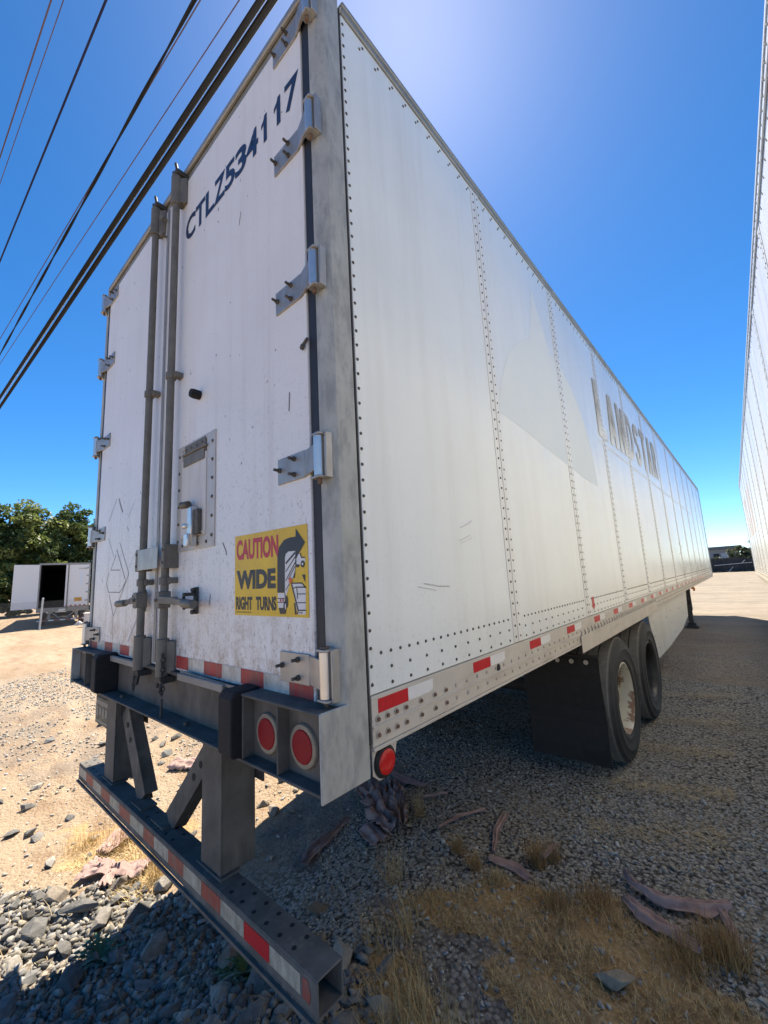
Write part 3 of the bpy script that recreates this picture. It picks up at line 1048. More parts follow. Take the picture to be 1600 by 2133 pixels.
# ------------------------------------------------------------------ torn cloth scraps
def rag(label, path, width, lift=.012, fold=.03, seed=0, nf=5, group='torn pinkish cloth scraps on the ground', frayed=0):
    r = np.random.default_rng(900 + seed)
    path = np.array(path, float)
    seg = np.linalg.norm(np.diff(path, axis=0), axis=1); cum = np.concatenate([[0], np.cumsum(seg)])
    n = max(14, int(cum[-1] / .012)); m = 12
    t = np.linspace(0, cum[-1], n)
    px = np.interp(t, cum, path[:, 0]); py = np.interp(t, cum, path[:, 1])
    for _ in range(3):
        px[1:-1] = (px[:-2] + px[1:-1] * 2 + px[2:]) / 4; py[1:-1] = (py[:-2] + py[1:-1] * 2 + py[2:]) / 4
    dx = np.gradient(px); dy = np.gradient(py); l = np.hypot(dx, dy); nxv = -dy / l; nyv = dx / l
    wl = np.interp(t / cum[-1], np.linspace(0, 1, len(width)), width)
    V = np.zeros((n, m, 3))
    e0 = vnoise(t * 45, t * 0 + seed, 5) ; e1 = vnoise(t * 45, t * 0 + seed + 9, 6)
    for j in range(m):
        s_ = j / (m - 1) - .5
        edge = wl * (1 - .30 * (e0 if s_ < 0 else e1))
        x = px + nxv * edge * s_; y = py + nyv * edge * s_
        ph = s_ * nf * 2.2 + 2.5 * fbm(t * 9, t * 0 + s_ * 3 + seed, 8, 3)
        h = fold * (.5 + .5 * np.sin(ph * 2.2)) * (.4 + .8 * fbm(t * 14 + seed, t * 0 + s_ * 5, 12, 3)) * (1 - .55 * abs(s_) * 2)
        h += fold * .5 * (fbm(x * 18 + seed, y * 18, 31, 3) - .4)
        V[:, j, 0] = x + r.normal(0, .0015, n); V[:, j, 1] = y + r.normal(0, .0015, n)
        V[:, j, 2] = ground_z(x, y) + lift + np.maximum(h, 0)
    ii = np.arange(n * m).reshape(n, m)
    f = np.stack([ii[:-1, :-1], ii[1:, :-1], ii[1:, 1:], ii[:-1, 1:]], -1).reshape(-1, 4)
    o = from_arrays('cloth_scrap', V.reshape(-1, 3), f, 'cloth')
    o.data.polygons.foreach_set('use_smooth', [True] * len(o.data.polygons))
    md = o.modifiers.new('thickness', 'SOLIDIFY'); md.thickness = .003
    tag(o, label, 'cloth scrap', group)
    if frayed:
        mb = MB()
        for _ in range(frayed):
            k = int(r.integers(n)); j = int(r.choice([0, m - 1])) if r.random() < .7 else int(r.integers(m))
            b = V[k, j]; a = r.uniform(0, 6.28); L = r.uniform(.015, .05)
            mb.tube([b, b + np.array([math.cos(a) * L * .5, math.sin(a) * L * .5, r.uniform(.0, .012)]), b + np.array([math.cos(a) * L, math.sin(a) * L, r.uniform(-.006, .004)])], .0007, 3)
        build(mb, 'frayed_thread', 'cloth', o, recalc=False)['kind'] = 'stuff'
    return o


rag('crumpled pale pink cloth in sunlit straw, the one nearer the bumper', [(-3.184, 0.463), (-3.058, 0.374), (-2.994, 0.243)], [0.139, 0.232, 0.116], .02, .05, 1, 5)
rag('gathered pink cloth knotted like a bow in the sunlit straw', [(-2.881, 0.109), (-2.722, 0.222), (-2.645, 0.267), (-2.502, 0.383)], [0.236, 0.118, 0.106, 0.189], .03, .065, 2, 5)
rag('tail of the bow-like pink rag hanging towards the rocks', [(-2.651, 0.21), (-2.586, 0.145)], [0.070, 0.117], .03, .04, 22, 4)
rag('tan folded cloth piece lying on sunlit dirt, seen between bumper posts', [(-3.802, 1.055), (-3.576, 1.2), (-3.341, 1.376)], [0.174, 0.218, 0.087], .02, .06, 3, 4)
rag('large torn pinkish cloth draped on gravel beside the trailer corner', [(-1.723, 1.72), (-1.505, 1.689), (-1.272, 1.551), (-1.099, 1.45)], [0.14, 0.30, 0.33, 0.17], .03, .10, 4, 5, frayed=60)
rag('bunched grey-pink cloth heap just below the trailer corner, on top of the draped cloth', [(-1.50, 1.83), (-1.36, 1.70), (-1.22, 1.64)], [.12, .22, .12], .05, .11, 24, 5, frayed=40)
rag('squarish pink cloth flap on the gravel below the draped piece', [(-1.355, 1.414), (-1.143, 1.318)], [0.168, 0.158], .02, .03, 14, 3, frayed=25)
rag('frayed reddish cloth wad at the end of a torn strip on gravel', [(-1.568, 1.415), (-1.554, 1.212), (-1.568, 1.077), (-1.523, 0.983)], [0.054, 0.064, 0.139, 0.053], .012, .032, 5, 6, frayed=120)
rag('flat dusty cloth strip on the gravel beneath the side rail', [(-1.674, 2.04), (-1.48, 2.001), (-1.251, 1.991)], [0.051, 0.102, 0.051], .02, .02, 6, 3)
rag('short narrow pink strip on gravel, leftmost of three strips', [(-1.176, 1.846), (-1.054, 1.995)], [0.031, 0.046], .02, .02, 7, 3)
rag('curved pink strip on gravel, middle one of three strips', [(-0.857, 1.583), (-0.826, 1.789), (-0.736, 1.991)], [0.035, 0.061, 0.045], .02, .02, 8, 3)
rag('long straight pink strip on gravel, rightmost of three strips', [(-0.467, 1.597), (-0.552, 1.796), (-0.59, 2.016)], [0.031, 0.051, 0.071], .02, .02, 9, 3)
rag('flat mauve cloth lying across gravel between two dry tufts', [(-0.464, 1.521), (-0.336, 1.569), (-0.214, 1.53)], [0.051, 0.086, 0.061], .022, .02, 10, 2)
rag('thin frayed wisp of cloth standing in the dry tuft', [(-0.214, 1.696), (-0.179, 1.851)], [0.052, 0.021], .05, .03, 11, 4, frayed=40)
rag('long curved brown-pink cloth with a torn hook end on the gravel', [(0.188, 1.844), (0.249, 1.761), (0.393, 1.711), (0.544, 1.777), (0.636, 1.876)], [0.030, 0.061, 0.091, 0.102, 0.051], .03, .035, 12, 2, frayed=30)
rag('torn strip hanging down from the hooked cloth at the right', [(0.596, 1.833), (0.657, 1.69), (0.678, 1.581)], [0.051, 0.040, 0.020], .03, .02, 15, 2)
rag('wide mauve cloth strip half buried in dry grass at lower right', [(0.226, 1.65), (0.328, 1.578), (0.454, 1.529), (0.556, 1.492)], [0.051, 0.102, 0.102, 0.061], .03, .03, 13, 2, frayed=20)


# ================================================================== MAIN TRAILER
# rear face on y = 0, right side on x = 0, ground z = 0
T = thing('semi_trailer', 'white box semi-trailer with closed rear doors, yellow caution sticker and black unit number, nearest', 'semi-trailer', (-1.3, 8.0, 0), 0, 'parked semi-trailers')
LEN, WID = 16.06, 2.6
ZP0, ZP1 = 1.300, 3.955


def bx(mb, sgn, x0, d0, d1, y0, y1, z0, z1, mi=0):
    a, b = sorted((x0 + sgn * d0, x0 + sgn * d1))
    return mb.box(a, b, y0, y1, z0, z1, mi)


def side_wall(root, sgn, x0, ya, yb, seams, z0, z1, paint, rivet_mat, vs=.055, hr=.05, n=6, zrow=(.12, .07, .02), strips=True):
    ed = [ya] + list(seams) + [yb]
    for a, b in zip(ed[:-1], ed[1:]):
        mb = MB(); bx(mb, sgn, x0, -.03, 0, a + .002, b - .002, z0, z1)
        build(mb, 'side_panel', paint, root, bev=.002)
    if strips:
        for s in seams:
            mb = MB()
            bx(mb, sgn, x0, .0005, .003, s - .052, s - .003, z0 + .004, z1 - .004)
            bx(mb, sgn, x0, .0005, .0045, s + .001, s + .045, z0 + .004, z1 - .004)
            build(mb, 'seam_strip', 'strip', root, bev=.001)
    r = MB()
    def rv(y, z, rad=.0065, d=.0045):
        r.dome((x0 + sgn * (d - .001), y, z), (sgn, 0, 0), rad, rad * .75, n)
    z = z0 + .03
    while z < z1 - .02:
        for s in seams:
            rv(s - .028, z); rv(s + .024, z)
        rv(ya + .012, z, d=.001)
        z += vs
    y = ya + .06
    while y < yb:
        if min(abs(y - s) for s in seams) > .06:
            rv(y, z0 + zrow[0], d=.001)
        y += hr
    y = ya + .11
    while y < yb:
        if min(abs(y - s) for s in seams) > .06:
            rv(y, z0 + zrow[1], d=.001); rv(y, z0 + zrow[2], d=.001)
            rv(y, z1 - .055, d=.001); rv(y + .02, z1 - .03, d=.001)
        y += hr * 2
    o = build(r, 'rivet_heads', rivet_mat, root, recalc=False)
    o['kind'] = 'stuff'


SEAMS = [1.2047 + k * 1.2544 for k in range(12)]
side_wall(T, 1, 0.0, .10, LEN - .04, SEAMS, ZP0, ZP1, 'side', 'bolt')
# dark bead where the first panel meets the corner post
mb = MB(); mb.box(-.01, .005, .0885, .0945, ZP0 - .14, ZP1 + .01); build(mb, 'corner_bead', 'dark', T)
mb = MB(); mb.box(-WID, -WID + .03, .10, LEN - .04, ZP0, ZP1); build(mb, 'left_wall', 'side', T)
mb = MB(); mb.box(-WID + .031, -.031, LEN - .06, LEN, ZP0, ZP1); build(mb, 'front_wall', 'side', T)
mb = MB(); mb.box(-.05, .012, LEN - .039, LEN + .005, ZP0 - .1, ZP1 + .03); mb.box(-WID - .01, -WID + .05, LEN - .039, LEN + .005, ZP0 - .1, ZP1 + .03)
build(mb, 'front_corner', 'toprail', T, bev=.006)
mb = MB(); mb.box(-WID + .001, -.001, .101, LEN - .002, ZP1 + .022, ZP1 + .032); build(mb, 'roof', 'side', T)
mb = MB(); mb.box(-WID + .031, -.031, .11, LEN - .07, 1.262, 1.285); build(mb, 'floor', 'under', T)
for x0, sg, nm in ((0, 1, 'r'), (-WID, -1, 'l')):
    mb = MB()
    bx(mb, sg, x0, -.035, .010, .101, LEN - .045, ZP1 + .001, ZP1 + .045)
    bx(mb, sg, x0, -.035, .016, .101, LEN - .045, ZP1 + .030, ZP1 + .052)
    build(mb, 'top_rail', 'toprail', T, bev=.004)
    mb = MB()
    bx(mb, sg, x0, -.03, .004, .101, LEN - .045, 1.150, ZP0 - .003)
    bx(mb, sg, x0, .0041, .009, .101, LEN - .045, 1.2045, 1.2105)
    bx(mb, sg, x0, .0041, .0075, .101, LEN - .045, 1.1975, 1.2040)
    bx(mb, sg, x0, -.09, .008, .101, LEN - .045, 1.138, 1.149)
    rail = build(mb, 'bottom_rail', 'rail', T, bev=.0015)
    if sg == 1:
        b = MB(); y = .125; i = 0
        while y < LEN - .1:
            rusty = i < 7
            for z in (1.227, 1.181):
                q = MB() if y < 2.1 else b
                if rusty:
                    q.cyl((.004, y, z), (.007, y, z), .0105, 10, 1)
                    q.cyl((.007, y, z), (.013, y, z), .0062, 6, 0)
                else:
                    q.dome((.0035, y, z), (1, 0, 0), .009, .007, 8, 1)
                if q is not b: build(q, 'bolt', ['rust', 'railcap'], rail, smooth=True)
            i += 1; y += (.045, .045, .05, .085, .085, .075, .075)[i - 1] if i <= 7 else .085
        o = build(b, 'rail_bolts', ['rust', 'railcap'], rail, smooth=True); o['kind'] = 'stuff'
        mb = MB(); mb.cyl((.0042, .955, 1.222), (.0052, .955, 1.222), .018, 16); build(mb, 'rail_hole', 'rubber', rail)
        y = .13; k = 0
        starts = [.13, .73, 1.332, 1.934, 2.56, 3.16, 3.775]
        while len(starts) < 21: starts.append(starts[-1] + .605)
        for y in starts:
            mb = MB(); mb.box(.0042, .0055, y, y + .152, 1.243, 1.2845); build(mb, 'reflective_tape', 'red', rail)
            mb = MB(); mb.prism([(y + .1525, 1.243), (y + .275, 1.243), (y + .298, 1.25), (y + .30, 1.2845), (y + .1525, 1.2845)], YZ(.0042), .0013); build(mb, 'reflective_tape', 'white_tape', rail)
# slider cover plate over the wheels
mb = MB(); mb.box(.010, .016, 2.17, 5.2, 1.085, 1.196)
y = 2.2
while y < 5.2:
    mb.box(.010, .0158, y, y + .035, 1.1962, 1.222); y += .085
build(mb, 'slider_cover', 'rail', T, bev=.002)

# corner posts, header, sill
mb = MB(); mb.prism([(-.065, -.02), (-.022, -.02), (.001, .004), (.004, .02), (.004, .0875), (-.065, .0875)], lambda u, v, d: (u, v, 1.075 + d), 4.02 - 1.075)
build(mb, 'corner_post', 'post', T, bev=.004)
mb = MB(); mb.prism([(-WID + .065, -.02), (-WID + .022, -.02), (-WID - .001, .004), (-WID - .004, .02), (-WID - .004, .0875), (-WID + .065, .0875)], lambda u, v, d: (u, v, 1.075 + d), 4.02 - 1.075)
build(mb, 'corner_post', 'post', T, bev=.004)
mb = MB(); mb.box(-WID + .066, -.066, -.012, .086, 3.935, 4.018); mb.box(-WID + .066, -.066, -.03, -.0121, 3.985, 4.022)
build(mb, 'rear_header', 'toprail', T, bev=.005)
for x0, x1 in ((-.109, -.0655), (-WID + .0655, -WID + .109)):
    mb = MB(); mb.box(x0, x1, -.0165, .06, 1.30, 3.934); build(mb, 'door_seal', 'gasket', T, bev=.003)
mb = MB(); mb.box(-1.371, -1.361, .006, .05, 1.295, 3.93); build(mb, 'door_seal', 'gasket', T)

# rear sill: web, flanges, lamp boxes
mb = MB()
mb.box(-WID + .002, -.002, -.012, .09, 1.092, 1.283)
mb.box(-WID + .002, -.0065, -.098, -.0125, 1.082, 1.091)
mb.box(-WID + .002, -.0065, -.0119, .09, 1.082, 1.0918)
mb.box(-.417, -.0065, -.098, -.0125, 1.288, 1.297)
mb.box(-WID + .0065, -WID + .55, -.098, -.0125, 1.288, 1.297)
mb.box(-WID + .066, -.066, -.04, -.0125, 1.268, 1.284)
mb.box(-.408, -.007, -.0535, -.0485, 1.0912, 1.2878); mb.box(-WID + .007, -WID + .53, -.0535, -.0485, 1.0912, 1.2878)
for x in (-.212, -.412, -WID + .30, -WID + .54):
    mb.box(x - .004, x + .004, -.096, -.0125, 1.0912, 1.2878)
build(mb, 'rear_sill', 'sill', T, bev=.003)
mb = MB(); mb.box(-.006, .0035, -.102, .0855, 1.070, 1.300); build(mb, 'sill_end_plate', 'post', T, bev=.003)
mb = MB(); mb.box(-WID - .0035, -WID + .006, -.102, .0855, 1.070, 1.300); build(mb, 'sill_end_plate', 'post', T, bev=.003)
mb = MB()
mb.prism([(-.062, 1.283), (-1.02, 1.30), (-1.02, 1.283)], XZ(-.0405), .006); build(mb, 'threshold_lip', 'frame', T)
mb = MB(); mb.box(-1.02, -.62, -.06, -.041, 1.262, 1.292); mb.box(-WID + .07, -1.50, -.06, -.041, 1.262, 1.292); build(mb, 'threshold_angle', 'frame', T, bev=.003)
for xa, xb in ((-.510, -.420), (-2.02, -1.94)):
    mb = MB()
    mb.prism([(-.013, 1.093), (-.120, 1.093), (-.132, 1.105), (-.132, 1.282), (-.118, 1.304), (-.013, 1.304)], lambda u, v, d: (xa + d, u, v), xb - xa)
    build(mb, 'rubber_bumper', 'rubber', T, bev=.006, seg=2)
for xc in (-.130, -.318):
    lp = MB(); lp.lathe([(.0, -.010), (.045, -.010), (.060, -.009), (.064, -.004), (.064, .0)], (xc, -.0540, 1.178), 'y', 32)
    l = build(lp, 'tail_lamp', 'lamp_ring', T, smooth=True)
    q = MB(); q.lathe([(.0, -.014), (.03, -.0138), (.046, -.012), (.049, -.0085)], (xc, -.0545, 1.178), 'y', 28)
    build(q, 'lens', 'lens', l, smooth=True)
# round red marker lamp on a tab under the rail
mb = MB(); mb.prism([(.105, 1.137), (.225, 1.137), (.205, 1.06), (.18, 1.043), (.135, 1.043), (.108, 1.065)], YZ(-.012), .006); tab = build(mb, 'lamp_bracket', 'rail', T, bev=.002)
mb = MB(); mb.lathe([(0, .012), (.039, .012), (.046, .008), (.049, .0)], (-.006, .158, 1.094), 'x', 28); ml = build(mb, 'marker_lamp', 'rubber', T, smooth=True)
mb = MB(); mb.lathe([(0, .019), (.018, .0188), (.030, .0175), (.036, .0145), (.037, .012)], (-.006, .158, 1.094), 'x', 28); build(mb, 'lens', 'marker', ml, smooth=True)

# ---- doors
DY = -.02


def hinge(door, side, zc):
    s = 1 if side == 'right' else -1
    X = (lambda x: x) if side == 'right' else (lambda x: -WID - x)
    mb = MB()
    h = .047
    a, b = sorted((X(-.290), X(-.135)))
    mb.box(a, b, DY - .007, DY - .0005, zc - h, zc + h, 0)
    pr = [(-.135, DY - .0005), (-.135, DY - .007), (-.06, DY - .030), (-.04, DY - .028), (-.04, DY - .020)]
    mb.prism([(X(u), v) for u, v in pr], lambda u, v, d: (u, v, zc - h * .92 + d), h * 1.84, 0)
    mb.cyl((X(-.040), DY - .022, zc - .066), (X(-.040), DY - .022, zc + .066), .0185, 16, 1)
    for e in (-1, 1):
        z0 = zc + e * .0665; z1 = zc + e * .074
        z0, z1 = min(z0, z1), max(z0, z1)
        pl = [(-.060, DY - .040), (-.020, DY - .042), (-.012, DY - .02), (-.012, DY), (-.035, DY + .0), (-.060, DY - .012)]
        mb.prism([(X(u), v) for u, v in pl], lambda u, v, d: (u, v, z0 + d), z1 - z0, 2)
    a, b = sorted((X(-.012), X(-.004)))
    mb.box(a, b, DY - .026, DY + .002, zc - .074, zc + .074, 2)
    mb.cyl((X(-.040), DY - .022, zc - .074), (X(-.040), DY - .022, zc - .092), .008, 8, 4)
    mb.cyl((X(-.040), DY - .022, zc + .074), (X(-.040), DY - .022, zc + .080), .014, 8, 4)
    for u, v in ((-.275, .004), (-.190, .028), (-.190, -.028)):
        mb.cyl((X(u), DY - .007, zc + v), (X(u), DY - .015, zc + v), .0095, 8, 3)
        mb.cyl((X(u), DY - .016, zc + v), (X(u), DY - .034, zc + v), .0056, 8, 3)
    return build(mb, 'hinge', ['plate', 'chrome', 'plate', 'bolt', 'rust'], door, smooth=True, bev=.0012)


HZ = (3.885, 3.345, 2.722, 2.054, 1.387)
mb = MB(); mb.box(-1.359, -.110, DY, .04, 1.288, 3.932)
mb.box(-.122, -.1102, DY - .003, DY - .0003, 1.29, 3.93)
doorR = build(mb, 'door', 'door', T, bev=.003)
mb = MB(); mb.box(-2.490, -1.373, DY, .04, 1.288, 3.932)
doorL = build(mb, 'door', 'door', T, bev=.003)
for z in HZ:
    hinge(doorR, 'right', z)
    hinge(doorL, 'left', z)
mb = MB(); mb.box(-1.40, -1.374, DY - .006, DY - .0005, 1.30, 3.92); build(mb, 'edge_strip', 'plate', doorL, bev=.001)


def lock_rod(door, x, s):
    y = DY - .042
    mb = MB(); mb.cyl((x, y, 1.27), (x, y, 3.97), .0185, 14); build(mb, 'lock_rod', 'rod', door, smooth=True)
    # cam keepers, top and bottom
    for z0, z1 in ((3.775, 3.955), (1.262, 1.43)):
        mb = MB()
        mb.cyl((x, y, z0), (x, y, z1), .028, 14)
        mb.box(x - .004, x + .050, DY - .012, DY - .001, z0 + .01, z1 - .01)
        mb.prism([(x - .006, y - .024), (x + .048, DY - .012), (x + .05, DY - .002), (x - .02, DY - .002), (x - .02, y)], lambda u, v, d: (u, v, z0 + .012 + d), z1 - z0 - .024)
        for zz in (z0 + .03, z1 - .03): mb.dome((x + .038, DY - .013, zz), (0, -1, 0), .007, .006, 8)
        build(mb, 'cam_keeper', 'rod', door, smooth=True, bev=.002)
    for zz, e in ((3.962, 1), (1.262, -1)):
        mb = MB(); mb.box(x - .030, x + .032, y - .016, DY + .01, min(zz, zz + e * .03), max(zz, zz + e * .03)); build(mb, 'cam_hook', 'dark', door, bev=.004)
        mb = MB(); mb.bar((x - .026, y - .004, zz), (x - .034, y - .006, zz + e * .055), .016, .014); build(mb, 'hook_tooth', 'dark', door, bev=.004)
        mb = MB(); mb.bar((x + .022, y - .004, zz), (x + .010, y - .012, zz + e * .072), .018, .014); build(mb, 'hook_tooth', 'dark', door, bev=.004)
    for z in (2.752, 1.700):
        mb = MB()
        mb.cyl((x, y, z - .018), (x, y, z + .018), .0255, 14)
        mb.box(x + .012, x + .052, DY - .040, DY - .001, z - .014, z + .014)
        mb.dome((x + .040, DY - .041, z), (0, -1, 0), .007, .006, 8)
        build(mb, 'rod_guide', 'rod', door, smooth=True, bev=.002)


XL, XR = -1.475, -1.180
lock_rod(doorL, XL, -1)
lock_rod(doorR, XR, 1)
# bridging bracket between the two rods
mb = MB(); mb.box(XL + .012, XR - .022, DY - .072, DY - .066, 1.762, 1.868)
br = build(mb, 'rod_bracket', 'plate', T, bev=.001)
for a, b in ((XL - .028, XL + .0115), (XR + .022, XR + .052)):
    mb = MB(); mb.box(a, b, DY - .070, DY - .0005, 1.758, 1.872)
    xm = (a + b) / 2
    for z in (1.785, 1.845): mb.cyl((xm, DY - .0705, z), (xm, DY - .076, z), .008, 8)
    build(mb, 'bracket_clamp', 'rod', br, bev=.002)
# handles
for x, xe, xc, door in ((XR, -.80, -.925, doorR), (XL, -1.745, -1.545, doorL)):
    s = 1 if xe > x else -1
    mb = MB()
    mb.box(x - .024, x + .024, DY - .075, DY - .02, 1.572, 1.650)
    mb.cyl((x, DY - .074, 1.611), (x, DY - .088, 1.611), .009, 8)
    mb.bar((x, DY - .072, 1.613), (x + (xe - x) * .45, DY - .055, 1.606), .034, .012, (0, -1, 0))
    mb.bar((x + (xe - x) * .40, DY - .056, 1.606), (xe - s * .10, DY - .066, 1.598), .026, .016, (0, -1, 0))
    mb.cyl((xe - s * .11, DY - .068, 1.597), (xe, DY - .072, 1.592), .019, 10)
    build(mb, 'door_handle', 'rod', door, smooth=True, bev=.003)
    mb = MB()
    mb.box(xc - .016, xc + .016, DY - .012, DY - .0005, 1.545, 1.662)
    mb.box(xc - .012, xc + .012, DY - .062, DY - .012, 1.625, 1.640)
    mb.box(xc - .012, xc + .012, DY - .058, DY - .012, 1.572, 1.584)
    mb.bar((xc, DY - .060, 1.625), (xc - s * .015, DY - .05, 1.568), .012, .014)
    for z in (1.650, 1.555): mb.cyl((xc, DY - .012, z), (xc, DY - .028, z), .011, 8)
    build(mb, 'handle_catch', 'dark', door, smooth=True, bev=.003)
# cable loop and hanging chain at the rod feet
mb = MB(); mb.tube([(XL - .012, DY - .055, 1.262), (XL - .018, DY - .060, 1.20), (XL - .006, DY - .062, 1.165), (XL + .010, DY - .060, 1.20), (XL + .012, DY - .055, 1.255)], .0045, 6)
build(mb, 'wire_loop', 'dark', doorL, smooth=True, recalc=False)
mb = MB()
for k in range(9):
    z = 1.36 - k * .021
    mb.lathe([(.010, -.0035), (.013, 0), (.010, .0035), (.007, 0), (.010, -.0035)], (XR + .038 + .004 * (k % 2), DY - .055, z), 'x' if k % 2 else 'y', 10)
mb.cyl((XR + .040, DY - .055, 1.17), (XR + .044, DY - .058, 1.085), .005, 6)
build(mb, 'hanging_chain', 'dark', doorR, smooth=True)
mb = MB(); mb.lathe([(0, -.048), (.020, -.046), (.023, -.03), (.022, -.001)], (-.935, DY, 2.575), 'y', 16)
mb.lathe([(.010, -.0482), (.006, -.04), (0, -.04)], (-.935, DY, 2.575), 'y', 10)
build(mb, 'door_stop', 'rubber', doorR, smooth=True)
for z in (3.855, 3.745):
    mb = MB(); mb.cyl((-1.405, DY - .006, z), (-1.405, DY - .03, z), .008, 8); mb.cyl((-1.405, DY - .03, z), (-1.398, DY - .042, z), .014, 8); build(mb, 'door_button', 'rod', doorL, smooth=True)
mb = MB(); mb.bar((-.122, DY - .014, 2.475), (-.100, DY - .008, 2.498), .011, .010); mb.cyl((-.126, DY - .016, 2.462), (-.120, DY - .012, 2.480), .009, 8); build(mb, 'hold_back_hook', 'bolt', doorR, smooth=True, bev=.003)

# vent hatch
vf = MB()
x0, x1, z0, z1 = -1.150, -.765, 1.832, 2.357
ix0, ix1, iz0, iz1 = -1.098, -.838, 1.888, 2.335
for a, b, c, d in ((x0, ix0, z0, z1), (ix1, x1, z0, z1), (ix0, ix1, z0, iz0), (ix0, ix1, iz1, z1)):
    vf.box(a + .0003, b - .0003, DY - .006, DY - .0004, c, d)
vent = build(vf, 'vent_frame', 'plate', doorR)
vent.data.materials[0] = basic('vent_alloy', (.50, .475, .44), .5, .25, .08, 9, .08, 90, (.38, .31, .24), .6, (12, 12, 2))
mb = MB(); mb.box(ix0 + .004, ix1 - .004, DY - .010, DY - .0006, iz0 + .004, iz1 - .06); mb.box(ix0 + .008, ix1 - .008, DY - .014, DY - .0101, iz0 + .012, iz0 + .022)
MT['vent_panel'] = basic('vent_panel_paint', (.60, .575, .54), .5, .05, .06, 9, .08, 90, (.40, .33, .26), .6, (16, 16, 1.2))
vp = build(mb, 'vent_panel', 'vent_panel', doorR, bev=.002)
mb = MB(); mb.box(ix0 + .03, ix1 - .015, DY - .0105, DY - .0006, iz1 - .055, iz1 + .012, 0); mb.cyl((ix0 + .02, DY - .014, iz1 - .035), (ix1 + .01, DY - .014, iz1 - .035), .006, 8, 0)
mb.box(ix0 + .03, ix1 - .015, DY - .0155, DY - .0106, iz1 - .095, iz1 - .044, 0)
build(mb, 'vent_hinge', 'rod', doorR, bev=.001)
RV = [(x0 + .022, z0 + .05 + k * (z1 - z0 - .1) / 5) for k in range(6)] + [(x1 - .022, z0 + .05 + k * (z1 - z0 - .1) / 5) for k in range(6)] + [(x0 + .075 + k * .08, z0 + .026) for k in range(4)]
for x, z in RV:
    mb = MB(); mb.dome((x, DY - .006, z), (0, -1, 0), .0085, .006, 8); build(mb, 'rivet', 'bolt', doorR)
for k in range(4):
    mb = MB(); mb.dome((ix0 + .055 + k * .055, DY - .0105, iz1 - .012), (0, -1, 0), .007, .005, 8); build(mb, 'rivet', 'bolt', doorR)
mb = MB()
mb.box(-.955, -.915, DY - .040, DY - .0105, 1.845, 2.025, 0)
mb.box(-.955, -.915, DY - .055, DY - .0402, 1.845, 1.90, 0)
mb.cyl((-1.005, DY - .045, 2.040), (-.94, DY - .040, 2.036), .017, 10, 1)
mb.cyl((-.99, DY - .04, 1.94), (-.955, DY - .04, 1.94), .012, 10, 0)
mb.box(-.914, -.872, DY - .030, DY - .0105, 1.895, 2.01, 1)
build(mb, 'vent_latch', ['chrome', 'bolt'], doorR, smooth=True, bev=.003)

# red and white tape along the door feet
for door, xs, first in ((doorR, [-1.124, -.998, -.847, -.695, -.55, -.398, -.247, -.124], 'r'), (doorL, [-2.485, -2.355, -2.193, -2.044, -1.905, -1.752, -1.59, -1.515], 'r')):
    for i, (a, b) in enumerate(zip(xs[:-1], xs[1:])):
        mb = MB(); mb.box(a + .0008, b - .0008, DY - .0022, DY - .0008, 1.298, 1.352)
        build(mb, 'reflective_tape', 'red_dirty' if i % 2 == 0 else 'white_dirty', door)

# unit number
mb = MB()
ONE = [(0.42, 0), (.94, 0), (.94, 1), (.56, 1), (.42, .86), (.02, .74), (.02, .56), (.42, .69)]
for ch, a, b in (('C', -1.138, -1.030), ('T', -1.020, -.920), ('L', -.905, -.820), ('Z', -.815, -.712), ('5', -.706, -.618), ('3', -.610, -.516), ('4', -.510, -.420), ('1', -.398, -.352), ('1', -.302, -.252), ('7', -.216, -.130)):
    mb = MB()
    if ch == '1': mb.add([XZ(DY - .0015)(a + .006 + (b - a) * u, 3.536 + .140 * v, 0) for u, v in ONE], [tuple(range(len(ONE)))])
    else: put_text(mb, ch, (a - .003, b + .004, 3.534, 3.678, 3.534, 3.678), XZ(DY - .0015), .028)
    build(mb, 'unit_number_character', 'navy', doorR, recalc=False)
# worn placard frame and scrapes on the left door
mb = MB()
def line(pts, w, yy=DY - .0012, close=False):
    for (a, b), (c, d) in zip(pts[:-1], pts[1:]):
        L = math.hypot(c - a, d - b); nx_, nz_ = -(d - b) / L * w / 2, (c - a) / L * w / 2
        mb.add([(a - nx_, yy, b - nz_), (a + nx_, yy, b + nz_), (c + nx_, yy, d + nz_), (c - nx_, yy, d - nz_)], [(0, 1, 2, 3)])
for pts, w in (([(-2.104, 2.257), (-2.244, 2.128)], .004), ([(-2.06, 2.255), (-2.03, 2.21), (-1.974, 2.151)], .011), ([(-1.776, 2.181), (-1.87, 2.106)], .003), ([(-2.239, 2.018), (-2.107, 1.881)], .003),
               ([(-2.062, 1.893), (-2.154, 1.799), (-1.979, 1.791)], .005), ([(-2.004, 1.964), (-1.816, 1.761), (-2.061, 1.511), (-2.165, 1.644)], .005), ([(-2.055, 1.923), (-1.873, 1.728)], .006),
               ([(-2.188, 1.786), (-2.231, 1.718), (-2.179, 1.659), (-1.96, 1.655), (-1.92, 1.68), (-1.862, 1.721)], .005), ([(-1.677, 1.912), (-1.81, 1.796)], .002), ([(-2.072, 1.507), (-2.051, 1.371)], .003),
               ([(-1.671, 2.026), (-1.65, 2.006)], .006), ([(-1.874, 2.051), (-1.882, 2.033)], .005)):
    line(pts, w)
build(mb, 'placard_outline', 'scuff', doorL, recalc=False)
mb = MB(); line([(-1.634, 1.529), (-1.70, 1.46), (-1.786, 1.373)], .014); build(mb, 'scrape_mark', 'scuff2', doorL, recalc=False)
